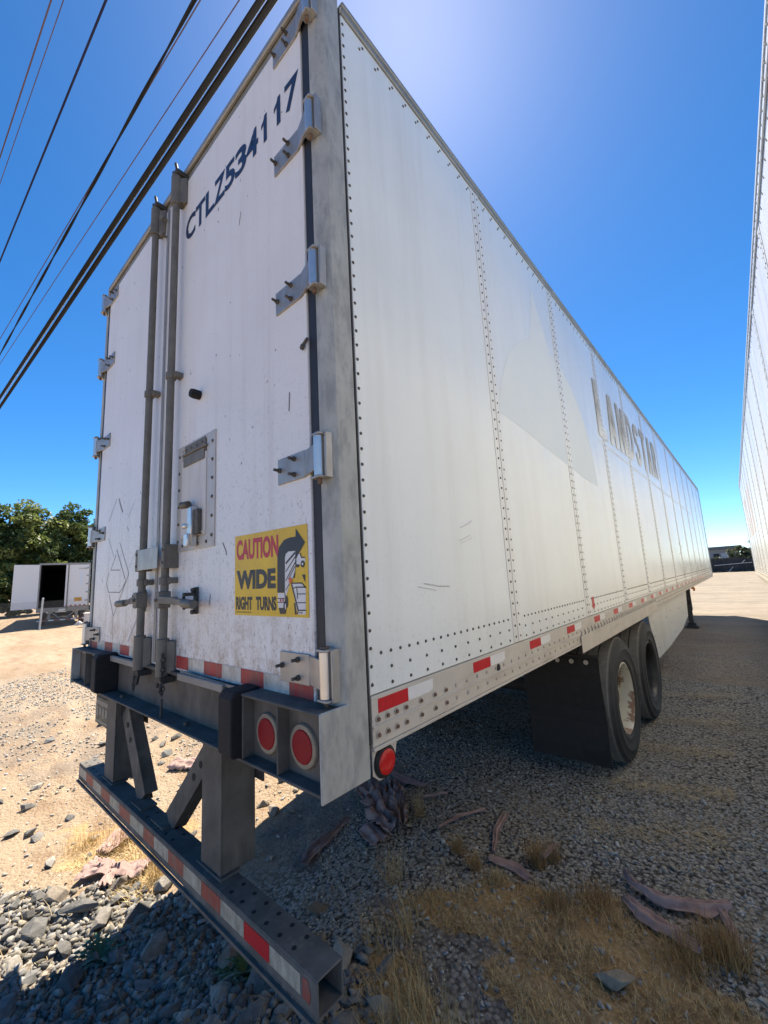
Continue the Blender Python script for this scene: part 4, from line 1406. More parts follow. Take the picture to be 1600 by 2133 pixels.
mb = MB(); line([(-.700, 1.84), (-.67, 1.80), (-.668, 1.785)], .006); line([(-.22, 2.34), (-.225, 2.27)], .006); line([(-.56, 3.33), (-.575, 3.27)], .004); build(mb, 'scrape_mark', 'scuff', doorR, recalc=False)

# ---- caution sticker: u, v in thousandths of the sticker
SX, SZ, SW, SH = -.597, 1.5465, .4615, .3055
def S3(lift):
    return lambda u, v, d: (SX + u * SW / 1000, DY - lift - d, SZ + v * SH / 1000)
mb = MB(); mb.prism([(0, 2), (1000, 0), (1000, 992), (2, 1005)], S3(.0012), .0008); sign = build(mb, 'caution_sticker', 'sign', T)
L0 = .0026
mb = MB()
put_text(mb, 'CAUTION', (30, 646, 690, 950, 672, 934), S3(L0), .042)
build(mb, 'lettering', 'sign_red', sign, recalc=False)
mb = MB()
put_text(mb, 'WIDE', (32, 606, 320, 556, 314, 546), S3(L0), .055)
put_text(mb, 'RIGHT', (23, 277, 66, 232, 65, 227), S3(L0), .05)
put_text(mb, 'TURNS', (331, 614, 65, 227, 63, 225), S3(L0), .05)
for k in range(22):
    u = 22 + k * 11; mb.add([S3(L0)(u, 34, 0), S3(L0)(u + 8, 34, 0), S3(L0)(u + 8, 44, 0), S3(L0)(u, 44, 0)], [(0, 1, 2, 3)])
build(mb, 'lettering', 'black', sign, recalc=False)
def flat(mb, poly, lift): mb.add([S3(lift)(u, v, 0) for u, v in poly], [tuple(range(len(poly)))])
def sline(mb, a, b, w, lift):
    L = math.hypot((b[0] - a[0]) * SW, (b[1] - a[1]) * SH); nu = -(b[1] - a[1]) * SH / L * w / SW * 500; nv = (b[0] - a[0]) * SW / L * w / SH * 500
    flat(mb, [(a[0] - nu, a[1] - nv), (a[0] + nu, a[1] + nv), (b[0] + nu, b[1] + nv), (b[0] - nu, b[1] - nv)], lift)
def disc(mb, c, ru, rv, lift, n=14): flat(mb, [(c[0] + ru * math.cos(6.2832 * k / n), c[1] + rv * math.sin(6.2832 * k / n)) for k in range(n)], lift)
mb = MB()
flat(mb, [(723, 264), (730, 655), (742, 695), (776, 718), (862, 715), (856, 516), (821, 419), (792, 374), (730, 210)], .0026)
flat(mb, [(632, 262), (723, 260), (720, 98), (637, 97)], .0026)
flat(mb, [(865, 614), (876, 640), (888, 672), (916, 685), (929, 634), (970, 630), (974, 584), (938, 600), (917, 557), (864, 561)], .0026)
flat(mb, [(806, 360), (929, 361), (972, 308), (965, 31), (873, 29), (806, 354)], .0026)
disc(mb, (943, 564), 9, 14, .0038); disc(mb, (731, 114), 8, 34, .0038)
build(mb, 'vehicle_picture', 'sign_white', sign, recalc=False)
mb = MB()
flat(mb, [(628, 266), (634, 673), (656, 782), (723, 856), (794, 873), (866, 872), (868, 963), (974, 793), (862, 621), (862, 715), (776, 718), (742, 695), (730, 655), (723, 264)], .0031)
for a, b, w in (((740, 586), (856, 695), .007), ((739, 495), (857, 649), .0035), ((737, 394), (855, 589), .0035), ((770, 409), (854, 549), .003), ((735, 290), (792, 374), .003),
                ((723, 262), (730, 210), .004), ((631, 201), (722, 200), .003), ((630, 159), (721, 158), .003),
                ((806, 364), (929, 361), .004), ((929, 361), (972, 308), .004), ((809, 354), (881, 71), .006), ((830, 307), (855, 320), .003), ((855, 320), (972, 316), .004), ((869, 312), (877, 195), .004),
                ((878, 247), (970, 245), .003), ((872, 154), (968, 154), .003), ((883, 74), (966, 75), .004), ((881, 74), (871, 29), .005), ((841, 150), (852, 28), .008), ((862, 714), (858, 520), .002),
                ((929, 634), (970, 632), .004), ((916, 685), (929, 634), .004), ((865, 614), (864, 561), .004), ((864, 561), (905, 556), .004)):
    sline(mb, a, b, w, .0034)
flat(mb, [(858, 522), (847, 421), (825, 419)], .0031)
flat(mb, [(645, 97), (720, 98), (734, 52), (726, 32), (659, 30)], .0031)
flat(mb, [(931, 451), (969, 449), (967, 366)], .0031)
disc(mb, (744, 165), 19, 68, .0029); disc(mb, (722, 110), 20, 62, .0029)
disc(mb, (943, 564), 24, 38, .0032); disc(mb, (884, 547), 20, 16, .0032)
disc(mb, (901, 49), 6, 10, .0036); disc(mb, (922, 49), 6, 10, .0036)
build(mb, 'turn_arrow', 'black', sign, recalc=False)
mb = MB(); disc(mb, (669, 181), 9, 16, .0036); disc(mb, (701, 181), 9, 16, .0036)
build(mb, 'lamp_dots', 'sign_red', sign, recalc=False)
mb = MB()
flat(mb, [(796 + (30 if k % 2 else 13) * math.cos(k * .3927), 394 + (46 if k % 2 else 22) * math.sin(k * .3927)) for k in range(16)], .0040); disc(mb, (798, 398), 16, 28, .0044)
build(mb, 'crash_star', 'sign_orange', sign, recalc=False)

# ---- bumper (underride guard)
U = []
mb = MB()
gx0, gx1, gy0, gy1, gz0, gz1, w = -2.56, -.125, -.032, .066, .462, .562, .006
for a, b, c, d in ((gy0, gy1, gz1 - w, gz1), (gy0, gy1, gz0, gz0 + w), (gy0, gy0 + w, gz0 + w + .0003, gz1 - w - .0003), (gy1 - w, gy1, gz0 + w + .0003, gz1 - w - .0003)):
    mb.box(gx0, gx1, a, b, c, d)
bar = build(mb, 'bumper_bar', 'guard', T, bev=.002)
mb = MB()
for x in [gx1 - .14 - .075 * k for k in range(6)] + [gx0 + .05 + .075 * k for k in range(5)] + [-1.30 + .075 * k for k in range(-2, 3)]:
    for y in (-.006, .042):
        mb = MB(); mb.cyl((x, y, gz1 + .0002), (x, y, gz1 + .0008), .0085, 8); build(mb, 'bolt_hole', 'rubber', bar)
tb = [-.156, -.2, -.358, -.508, -.668, -.818, -.975, -1.128, -1.288, -1.418, -1.601, -1.761, -1.921, -2.078, -2.24, -2.385, -2.54]
for i, (a, b) in enumerate(zip(tb[:-1], tb[1:])):
    near = b > -.85
    mb = MB()
    if i == 0:
        mb.prism([(-.190, .492), (-.160, .488), (-.153, .512), (-.166, .545), (-.190, .541)], XZ(gy0 - .0004), .0012)
    else:
        mb.prism([(b + .001, .492), (a - .001, .492), (a - .001, .544), (b + .001, .544)], XZ(gy0 - .0004), .0012)
    build(mb, 'reflective_tape', ('red' if near and i in (2,) else 'red_old') if i % 2 == 0 else 'white_old', bar)
mb = MB(); mb.box(gx0, gx1, gy0 - .012, gy0 - .0005, gz0 - .012, gz0 - .0003); build(mb, 'bar_lip', 'guard', bar)
for xa, xb, s in ((-.895, -.735, 1), (-2.16, -2.00, -1)):
    mb = MB()
    t = .007
    mb.box(xa, xb, .0, t, gz1 + .0005, 1.0815)
    mb.box(xa, xa + t, t + .0003, .150, gz1 + .0005, 1.0815)
    mb.box(xb - t, xb, t + .0003, .150, gz1 + .0005, 1.0815)
    mb.box(xa - .02, xb + .02, -.01, .075, gz1 + .0002, gz1 + .0085)
    build(mb, 'guard_post', 'frame' if False else 'sill', T, bev=.002)
    mb = MB()
    mb.prism([(xa if s > 0 else xb, 1.081), (xa - .02 if s > 0 else xb + .02, .93), (xa - .02 if s > 0 else xb + .02, 1.081)], lambda u, v, d: (u, .02 + d, v), .006)
    mb.box(xa - .05, xb + .05, .155, .162, .86, 1.1)
    build(mb, 'gusset', 'dark', T)
    # brace
    xt, xbm = (xa - .004, -1.33) if s > 0 else (xb + .004, -1.60)
    p0 = Vector((xt - s * .02, .045, .965)); p1 = Vector((xbm + s * .04, .035, gz1 + .012))
    mb = MB(); mb.bar(p0, p1, .010, .10, (s * .83, 0, .55))
    dd = (p1 - p0).normalized()
    for off in (.042, -.042):
        q = Vector((dd.z, 0, -dd.x)) * off
        mb.bar(p0 + q + Vector((0, .035, 0)), p1 + q + Vector((0, .035, 0)), .07 * .85, .007, (dd.z, 0, -dd.x))
    mb.box(xbm - .07, xbm + .07, -.008, .07, gz1 + .0003, gz1 + .009)
    for k in (.10, .19):
        q = p0 + dd * k; mb.cyl(q + Vector((0, -.006, 0)), q + Vector((0, -.0075, 0)), .016, 10, 1)
    build(mb, 'guard_brace', ['sill', 'rubber'], T, bev=.002)
# licence plate hanging behind the sill
mb = MB(); mb.box(-2.455, -2.175, .016, .020, .818, .982, 0); lp = build(mb, 'licence_plate', 'plateplastic', T, bev=.002)
mb = MB()
mb.box(-2.445, -2.185, .0145, .0155, .94, .965); mb.box(-2.43, -2.20, .0145, .0155, .832, .845)
for k in range(4): mb.box(-2.43 + k * .06, -2.425 + k * .06 + .03, .0145, .0155, .865 + .012 * (k % 2), .925)
build(mb, 'plate_print', 'frame', lp)
mb = MB(); mb.box(-2.46, -2.17, .0205, .026, .95, 1.0815); build(mb, 'plate_bracket', 'dark', lp)
# bolts on the sill flange
mb = MB()
for x in (-.93, -1.98, -.60, -1.72):
    mb.cyl((x, -.055, 1.0912), (x, -.055, 1.104), .012, 6)
build(mb, 'sill_bolts', 'bolt', T)
# stained weather strip under the right door corner
mb = MB(); mb.box(-.35, -.066, -.030, -.0125, 1.284, 1.2975); build(mb, 'corner_filler', 'rust', T)

# ---- running gear
def wheel(xo, s, yc, rim_mat, label=None):
    R, Wt = .515, .43
    X = lambda d: s * (d)           # offset inward from the outer face
    zc = .505
    prof = [(.285, .03), (.300, .012), (.316, .006), (.320, .0025), (.326, .0025), (.330, .004), (.36, -.002), (.40, -.004), (.404, -.0075), (.412, -.0075), (.416, -.004), (.455, .001), (.472, .006), (.478, .006), (.482, .012), (.497, .026)]
    prof = [(r, -s * h) for r, h in prof]
    tread = []
    edges = [.04, .115, .127, .200, .212, .285, .297, .372]
    for i in range(0, 8, 2):
        tread += [(R - (.004 if i in (0, 6) else 0), -s * edges[i]), (R - (.004 if i in (0, 6) else 0), -s * edges[i + 1])]
        if i < 6: tread += [(R - .016, -s * (edges[i + 1] + .001)), (R - .016, -s * (edges[i + 2] - .001))]
    inner = [(.497, -s * .404), (.43, -s * .434), (.30, -s * .41), (.285, -s * .39)]
    allp = prof + tread + inner
    mb = MB(); mb.lathe(allp, (xo, yc, zc), 'x', 64)
    w = thing_part = build(mb, 'wheel', 'tyre', T, smooth=True)
    tr = np.array([1.0 if (len(prof) - 1 < (i % len(allp)) < len(prof) + len(tread) and allp[i % len(allp)][0] > R - .01) else 0.0 for i in range(len(mb.v))], np.float32)
    a = w.data.attributes.new('tread', 'FLOAT', 'POINT'); a.data.foreach_set('value', tr)
    # rim: lip, deep barrel, dished disc
    rp = [(.292, -.012), (.296, -.004), (.286, .000), (.276, -.012), (.268, -.06), (.262, -.20), (.25, -.235), (.20, -.24), (.165, -.225), (.14, -.20), (.0, -.20)]
    mb = MB(); mb.lathe([(r, s * (h - .012)) for r, h in rp], (xo, yc, zc), 'x', 48)
    rim = build(mb, 'rim', rim_mat, w, smooth=True)
    mb = MB()
    for k in range(10):
        t = k * .6283
        c = (xo + s * (-.23), yc + .20 * math.cos(t), zc + .20 * math.sin(t)); mb.cyl((c[0] - s * .02, c[1], c[2]), (c[0] + s * .025, c[1], c[2]), .014, 6)
    mb.cyl((xo - s * .25, yc, zc), (xo - s * .10, yc, zc), .085, 16); mb.cyl((xo - s * .10, yc, zc), (xo - s * .085, yc, zc), .07, 16)
    build(mb, 'hub', 'rust' if rim_mat == 'rim' else 'rim_dark', w, smooth=True)
    return w
AX = (3.38, 4.625)
for i, y in enumerate(AX):
    wheel(-.025, 1, y, 'rim' if i == 0 else 'rim_dark')
    wheel(-WID + .025, -1, y, 'rim_dark')
    mb = MB(); mb.cyl((-WID + .25, y, .505), (-.25, y, .505), .065, 12); mb.box(-.62, -.56, y - .1, y + .1, .44, .60); mb.box(-2.04, -1.98, y - .1, y + .1, .44, .60); build(mb, 'axle', 'under', T, smooth=True)
for x in (-.62, -1.98):
    mb = MB(); mb.box(x - .05, x + .05, 2.1, 5.9, .93, 1.10); mb.box(x - .04, x + .04, AX[0] - .45, AX[0] - .30, .5, .929); mb.box(x - .04, x + .04, AX[1] + .30, AX[1] + .45, .5, .929)
    mb.bar((x, AX[0] - .38, .56), (x, AX[0] + .3, .60), .08, .06); mb.bar((x, AX[1] - .38, .56), (x, AX[1] + .37, .60), .08, .06)
    build(mb, 'slider_rail', 'under', T)
y = .3
while y < LEN - .3:
    mb = MB(); mb.box(-WID + .032, -.032, y - .025, y + .025, 1.155, 1.2615); build(mb, 'cross_member', 'under', T); y += .6
mb = MB(); mb.cyl((-.55, 2.95, 1.0), (-.55, 2.95, .70), .13, 16); build(mb, 'air_spring', 'rubber', T, smooth=True)
mb = MB(); mb.box(-.92, -.70, 2.30, 2.40, .79, .86); build(mb, 'bracket_stub', 'frame', T)
for xa, xb in ((-.66, -.05), (-WID + .05, -WID + .66)):
    mb = MB()
    nS = 8; v = []
    for i in range(nS + 1):
        z = .945 - (.945 - .145) * i / nS; yy = 2.72 + .045 * (i / nS) ** 2 - .02 * math.sin(i)
        if i == 0: yy = 2.715
        v += [(xa, yy, z), (xb, yy + .012 * math.sin(i * .8), z), (xb, yy + .014, z), (xa, yy + .012, z)]
    f = []
    for i in range(nS):
        for k in range(4): f.append((i * 4 + k, i * 4 + (k + 1) % 4, (i + 1) * 4 + (k + 1) % 4, (i + 1) * 4 + k))
    f += [(0, 1, 2, 3), (nS * 4 + 3, nS * 4 + 2, nS * 4 + 1, nS * 4)]
    mb.add(v, f)
    fl = build(mb, 'mud_flap', 'rubber', T)
    mb = MB()
    for k in range(3): mb.cyl((xb - .09 - k * .11, 2.705, .915), (xb - .09 - k * .11, 2.71, .915), .018, 14)
    build(mb, 'flap_washers', 'plate', fl)
    mb = MB(); mb.box(xa, xb, 2.735, 2.785, .90, .96); mb.box((xa + xb) / 2 - .03, (xa + xb) / 2 + .03, 2.735, 2.785, .961, 1.154); build(mb, 'flap_hanger', 'under', fl)
# side skirt
sk = [[(4.95, 1.12), (6.42, 1.12), (6.42, .50), (5.32, .50), (5.18, .56)], [(6.43, 1.12), (7.85, 1.12), (7.85, .55), (6.43, .505)], [(7.86, 1.12), (9.0, 1.12), (8.75, .66), (7.86, .555)]]
for x, sg in ((-.055, 1), (-WID + .055, -1)):
    for poly in sk:
        mb = MB(); mb.prism(poly, YZ(x), -.008 * sg)
        for a, b in ((poly[0][0] + .25, .95), (poly[0][0] + .25, .78), (poly[0][0] + .40, .62), (poly[1][0] - .2, .9)):
            mb.dome((x + sg * .0005, a, b), (sg, 0, 0), .012, .006, 8); mb.dome((x + sg * .0005, a + .05, b), (sg, 0, 0), .012, .006, 8)
        build(mb, 'skirt_panel', 'skirt', T, bev=.001)
    mb = MB(); mb.box(min(x - sg * .02, x - sg * .06), max(x - sg * .02, x - sg * .06), 5.2, 8.9, 1.121, 1.154); build(mb, 'skirt_hanger', 'under', T)
mb = MB(); mb.lathe([(0, .04), (.03, .035), (.045, .015), (.045, 0)], (-.06, 10.4, 1.06), 'x', 16); mb.box(-.09, -.061, 10.37, 10.43, 1.06, 1.137); build(mb, 'amber_marker', 'amber', T, smooth=True)
# landing gear
for x in (-.38, -WID + .38):
    mb = MB(); mb.box(x - .065, x + .065, 12.33, 12.46, .42, 1.154); mb.box(x - .05, x + .05, 12.345, 12.445, .10, .4195)
    lg = build(mb, 'landing_leg', 'dark', T, bev=.006)
    mb = MB(); mb.box(x - .15, x + .15, 12.25, 12.54, .0, .025); mb.box(x - .10, x + .10, 12.30, 12.49, .0255, .06); mb.cyl((x - .09, 12.395, .085), (x + .09, 12.395, .085), .024, 10)
    build(mb, 'foot', 'dark', lg, bev=.004)
    mb = MB(); mb.bar((x, 12.46, .52), (x, 13.15, 1.12), .06, .05); mb.bar((x, 12.33, .60), (x, 11.9, 1.14), .05, .04); build(mb, 'leg_brace', 'dark', lg)
mb = MB(); mb.box(-WID + .46, -.46, 12.36, 12.43, .62, .69); mb.bar((-WID + .4, 12.40, .66), (-1.3, 12.40, 1.13), .05, .05); mb.bar((-.4, 12.40, .66), (-1.3, 12.40, 1.13), .05, .05); build(mb, 'leg_crossbar', 'dark', T)

# ---- faded livery on the right side
mb = MB()
cy_, cz_, R_ = 2.23, 2.33, 1.0
circ = []
for k in range(41):
    t = math.radians(167) - math.radians(164) * k / 40
    circ.append((cy_ + R_ * math.cos(t), cz_ + R_ * math.sin(t)))
circ = [p for p in circ if not (1.88 < p[0] < 2.30)]
li = [i for i, p in enumerate(circ) if p[0] <= 1.88]; cap = circ[:len(li)] + [(1.88, 3.27), (2.03, 3.75), (2.30, 3.30)] + circ[len(li):] + [(2.9, 2.39), (2.2, 2.46), (1.6, 2.53)]
c0 = (2.2, 2.85)
vv = [YZ(.0008)(*c0, 0)] + [YZ(.0008)(u, v, 0) for u, v in cap]
mb.add(vv, [(0, i, i % len(cap) + 1) for i in range(1, len(cap) + 1)])
build(mb, 'faded_emblem', 'emblem', T, recalc=False)
def arc(cx, cz, rx, rz, t0, t1, w, n=9):
    o_ = [(cx + rx * math.cos(t0 + (t1 - t0) * k / n), cz + rz * math.sin(t0 + (t1 - t0) * k / n)) for k in range(n + 1)]
    i_ = [(cx + (rx - w) * math.cos(t0 + (t1 - t0) * k / n), cz + (rz - w * .62) * math.sin(t0 + (t1 - t0) * k / n)) for k in range(n + 1)]
    return [[o_[k], o_[k + 1], i_[k + 1], i_[k]] for k in range(n)]
Q = lambda a, b, c, d: [[(a, c), (b, c), (b, d), (a, d)]]
H_ = math.pi / 2
GLYPH = {
    'L': Q(0, .38, 0, 1),
    'A': [[(0, 0), (.34, 0), (.5, .70), (.5, 1), (.28, 1)], [(1, 0), (.66, 0), (.501, .70), (.501, 1), (.72, 1)], [(.388, .19), (.612, .19), (.57, .38), (.43, .38)]],
    'N': Q(0, .36, 0, 1) + Q(.66, 1, 0, 1) + [[(.361, 1), (.659, .40), (.659, 0), (.361, .60)]],
    'D': Q(0, .31, 0, 1) + Q(.311, .45, .82, 1) + Q(.311, .45, 0, .18) + arc(.451, .5, .549, .5, -H_, H_, .30),
    'S': arc(.5, .73, .5, .27, .15, 3 * H_, .30) + arc(.5, .27, .5, .27, H_, -math.pi + .0, .30),
    'T': Q(0, 1, .81, 1) + Q(.335, .665, 0, .809),
    'R': Q(0, .31, 0, 1) + Q(.311, .5, .82, 1) + Q(.311, .5, .42, .6) + arc(.501, .71, .46, .29, -H_, H_, .30) + [[(.45, .419), (.72, .419), (1, 0), (.68, 0)]],
}
for i, ch in enumerate('LANDSTAR'):
    mb = MB()
    y0 = 3.54 + i * .483; w_ = .375
    zb_ = 2.95 + .010 * i; h_ = .61
    for poly in GLYPH[ch]:
        mb.add([(.0050, y0 + u * w_, zb_ + v * h_) for u, v in poly], [tuple(range(len(poly)))])
    if ch == 'L': mb.add([(.0050, y0 + u * w_, zb_ + v * h_) for u, v in ((.381, 0), (.95, 0), (.95, .2), (.381, .2))], [(0, 1, 2, 3)], 1)   # its foot has all but worn off
    build(mb, 'faded_letter', ['letters', 'stripe'], T, recalc=False)
mb = MB(); mb.add([(.0008, 3.5, 2.865), (.0008, 12.3, 2.845), (.0008, 12.3, 2.87), (.0008, 3.5, 2.895)], [(0, 1, 2, 3)]); build(mb, 'side_stripe', 'stripe', T, recalc=False)
mb = MB()
mb.add([YZ(.0015)(u, v, 0) for u, v in ((2.60, 1.333), (2.655, 1.372), (2.63, 1.372), (2.63, 1.43), (2.57, 1.43), (2.57, 1.372), (2.545, 1.372))], [tuple(range(7))])
build(mb, 'red_arrow', 'red', T, recalc=False)
mb = MB()
for pts, w in (([(.72, 1.86), (.80, 1.885), (.83, 1.90)], .004), ([(.70, 1.80), (.80, 1.83)], .003), ([(.71, 1.79), (.82, 1.82)], .002), ([(.42, 1.63), (.52, 1.615), (.60, 1.61)], .005), ([(.38, 1.62), (.50, 1.60)], .003)):
    for (a, b), (c, d) in zip(pts[:-1], pts[1:]):
        mb.add([(.0012, a, b - w / 2), (.0012, a, b + w / 2), (.0012, c, d + w / 2), (.0012, c, d - w / 2)], [(0, 1, 2, 3)])
build(mb, 'scrape_mark', 'scuff2', T, recalc=False)
mb = MB()
for pts in ([(8.15, 2.02), (8.0, 1.78), (8.75, 1.35), (9.2, 1.62)], [(8.5, 2.0), (9.0, 1.93)], [(8.4, 1.80), (8.8, 1.84)]):
    for (a, b), (c, d) in zip(pts[:-1], pts[1:]):
        mb.add([(.0012, a, b - .006), (.0012, a, b + .006), (.0012, c, d + .006), (.0012, c, d - .006)], [(0, 1, 2, 3)])
build(mb, 'placard_outline', 'scuff', T, recalc=False)

# ================================================================== TRAILER ON THE RIGHT
th = math.atan(.0197)
T2 = thing('semi_trailer', 'second white semi-trailer at the right edge, sunlit left side facing the gap', 'semi-trailer', (1.045, 16.16, 0), th, 'parked semi-trailers')
T2['local_parts'] = 1
sm2 = [-1.22 * k for k in range(1, 13)]
side_wall(T2, -1, 0.0, -15.9, -.06, sm2[::-1], 1.31, 3.88, 'side2', 'railcap', vs=.075, hr=.07, n=5)
mb = MB(); mb.box(-.012, .06, -.058, .01, 1.16, 4.0); build(mb, 'front_corner', 'white_tape', T2, bev=.006)
mb = MB(); mb.box(.061, 2.6, -.05, .0, 1.31, 3.95); build(mb, 'front_wall', 'side2', T2)
mb = MB(); mb.box(2.57, 2.6, -15.9, -.06, 1.31, 3.88); build(mb, 'right_wall', 'side2', T2)
mb = MB(); mb.box(.031, 2.569, -15.95, -15.9, 1.31, 3.95); build(mb, 'rear_door', 'side2', T2)
mb = MB(); mb.box(.0, 2.6, -15.9, -.06, 3.951, 3.962); build(mb, 'roof', 'side2', T2)
mb = MB(); mb.box(-.010, .03, -15.9, -.06, 3.884, 3.95); mb.box(-.016, -.0102, -15.9, -.06, 3.93, 3.955)
tr2 = build(mb, 'top_rail', 'side2', T2, bev=.003)
mb = MB()
y = -15.8
while y < -.1:
    mb.dome((-.010, y, 3.912), (-1, 0, 0), .008, .006, 5); y += .09
o = build(mb, 'rail_rivets', 'railcap', tr2, recalc=False); o['kind'] = 'stuff'
mb = MB(); mb.box(-.001, .03, -15.9, -.06, 3.8801, 3.8838); build(mb, 'rail_gap', 'dark', T2)
mb = MB(); mb.box(-.004, .03, -15.9, -.06, 1.235, 1.307); mb.box(-.010, .03, -15.9, -.06, 1.16, 1.232); mb.box(-.004, .1, -15.9, -.06, 1.10, 1.157)
build(mb, 'bottom_rail', 'rail', T2, bev=.002)
mb = MB(); mb.box(.031, 2.569, -15.9, -.06, 1.20, 1.29); build(mb, 'floor', 'under', T2)
for yc in (-13.0, -11.75):
    for xa, xb in ((.05, .40), (2.2, 2.55)):
        mb = MB(); mb.lathe([(.2, 0), (.3, -.01), (.45, -.0), (.505, .03), (.505, .32), (.45, .35), (.3, .36), (.2, .35), (.2, 0)], (xa, yc, .5), 'x', 40); w = build(mb, 'wheel', 'rubber', T2, smooth=True)
        mb = MB(); mb.lathe([(.29, .0), (.27, .02), (.25, .12), (.0, .12)], (xa, yc, .5), 'x', 32); build(mb, 'rim', 'rim_dark', w, smooth=True)
    mb = MB(); mb.cyl((.3, yc, .5), (2.3, yc, .5), .06, 10); mb.box(.5, .6, yc - .06, yc + .06, .5, 1.2); mb.box(2.0, 2.1, yc - .06, yc + .06, .5, 1.2); build(mb, 'axle', 'under', T2)
for x in (.45, 2.15):
    mb = MB(); mb.box(x - .06, x + .06, -3.4, -3.28, .05, 1.199); mb.box(x - .14, x + .14, -3.48, -3.2, .0, .0495); build(mb, 'landing_leg', 'dark', T2)
# ghost of old reddish lettering
mb = MB(); put_text(mb, 'II/I', (-5.2, -1.2, 2.2, 3.3, 2.2, 3.3), lambda u, v, d: (-.0012, u, v), .02)
build(mb, 'faded_print', 'ghost_rust', T2, recalc=False)

# ================================================================== TRAILER FAR LEFT, DOORS OPEN
G3 = -.10
T3 = thing('semi_trailer', 'distant white trailer behind the chain-link fence with one rear door swung open', 'semi-trailer', (-29.0, 5.1, G3), 0, 'parked semi-trailers')
X3 = -29.0
ya, yb, za, zb = 3.93, 6.25, .95, 3.425
mb = MB(); mb.box(X3 - 13.5, X3 - .01, ya, ya + .04, za, zb); mb.box(X3 - 13.5, X3 - .01, yb - .04, yb, za, zb); build(mb, 'side_wall', 'side2', T3)
mb = MB(); mb.box(X3 - 13.5, X3 - .01, ya, yb, zb + .001, zb + .03); build(mb, 'roof', 'side2', T3)
mb = MB(); mb.box(X3 - 13.5, X3 - .01, ya + .041, yb - .041, za - .1, za); build(mb, 'floor', 'under', T3)
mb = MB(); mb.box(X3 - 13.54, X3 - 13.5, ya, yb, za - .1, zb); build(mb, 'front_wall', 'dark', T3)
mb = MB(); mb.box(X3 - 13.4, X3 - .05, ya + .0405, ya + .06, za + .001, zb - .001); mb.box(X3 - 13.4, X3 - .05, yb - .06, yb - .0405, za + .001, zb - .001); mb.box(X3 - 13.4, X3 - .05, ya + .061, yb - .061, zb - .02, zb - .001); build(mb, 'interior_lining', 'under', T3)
mb = MB()
for y in (ya, yb): mb.box(X3 - .009, X3 + .03, y - .035, y + .035, za - .25, zb + .03)
mb.box(X3 - .009, X3 + .03, ya + .036, yb - .036, zb - .06, zb + .04)
build(mb, 'door_frame', 'toprail', T3)
mb = MB(); mb.box(X3 - .009, X3 + .05, ya - .03, yb + .03, za - .25, za - .005); build(mb, 'rear_sill', 'frame', T3)
mb = MB(); mb.box(X3 + .001, X3 + .05, 5.12, yb - .04, za + .02, zb - .07); d3 = build(mb, 'door', 'white_tape', T3)
# open leaf, swung out beside the body
hx, hy, ang = X3 + .04, ya - .03, math.radians(18)
dirv = Vector((math.sin(ang), -math.cos(ang), 0)); nv = Vector((math.cos(ang), math.sin(ang), 0))
mb = MB(); a = Vector((hx, hy, za + .0)); v = []
for p in (a, a + dirv * 1.10):
    for q in (0, .05):
        v += [tuple(p + nv * q), tuple(p + nv * q + Vector((0, 0, zb - za - .05)))]
mb.add(v, [(0, 1, 3, 2), (4, 6, 7, 5), (0, 4, 5, 1), (2, 3, 7, 6), (0, 2, 6, 4), (1, 5, 7, 3)])
d3b = build(mb, 'door', 'white_tape', T3, label='rear door leaf swung wide open')
mb = MB(); mb.cyl((X3 + .07, 5.24, za - .1), (X3 + .07, 5.24, zb - .03), .025, 8); build(mb, 'lock_rod', 'rod', d3)
for z in (1.26, 1.74, 2.22, 2.71, 3.15):
    mb = MB(); mb.box(X3 + .051, X3 + .07, yb - .16, yb + .04, z - .04, z + .04); build(mb, 'hinge', 'plate', d3)
mb = MB(); mb.box(X3 + .051, X3 + .054, 5.57, 5.93, 1.23, 1.45); st3 = build(mb, 'orange_sticker', 'orange_sticker', d3)
mb = MB()
put_text(mb, 'S1162283', (5.73, 6.12, 3.08, 3.17, 3.08, 3.17), lambda u, v, d: (X3 + .0525, u, v), .02); build(mb, 'unit_number', 'scuff', d3, recalc=False)
mb = MB(); mb.box(X3 + .051, X3 + .0535, 5.77, 5.94, 2.14, 2.97); build(mb, 'faded_patch', 'stripe', d3)
for k in range(5):
    mb = MB(); mb.box(X3 + .051, X3 + .0535, 5.18 + k * .21, 5.28 + k * .21, za + .03, za + .09); build(mb, 'reflective_tape', 'red_dirty', d3)
mb = MB()
for y in (4.48, 5.72):
    mb.box(X3 - .12, X3 - .02, y - .07, y + .07, .28, za - .251)
mb.bar((X3 - .05, 4.56, .68), (X3 - .05, 4.97, .33), .05, .09, (1, 0, 0)); mb.bar((X3 - .05, 5.64, .68), (X3 - .05, 5.23, .33), .05, .09, (1, 0, 0))
build(mb, 'guard_post', 'frame', T3)
mb = MB(); mb.box(X3 - .08, X3 + .02, ya, yb, .20, .29, 0)
gb = build(mb, 'bumper_bar', 'guard', T3)
for k in range(9):
    mb = MB(); mb.box(X3 + .021, X3 + .024, ya + .02 + k * .256, ya + .26 + k * .256, .212, .278); build(mb, 'reflective_tape', 'red_old' if k % 2 else 'white_tape', gb)
mb = MB(); mb.box(X3 + .051, X3 + .056, 4.88, 5.18, .74, .85); build(mb, 'licence_plate', 'white_tape', T3)
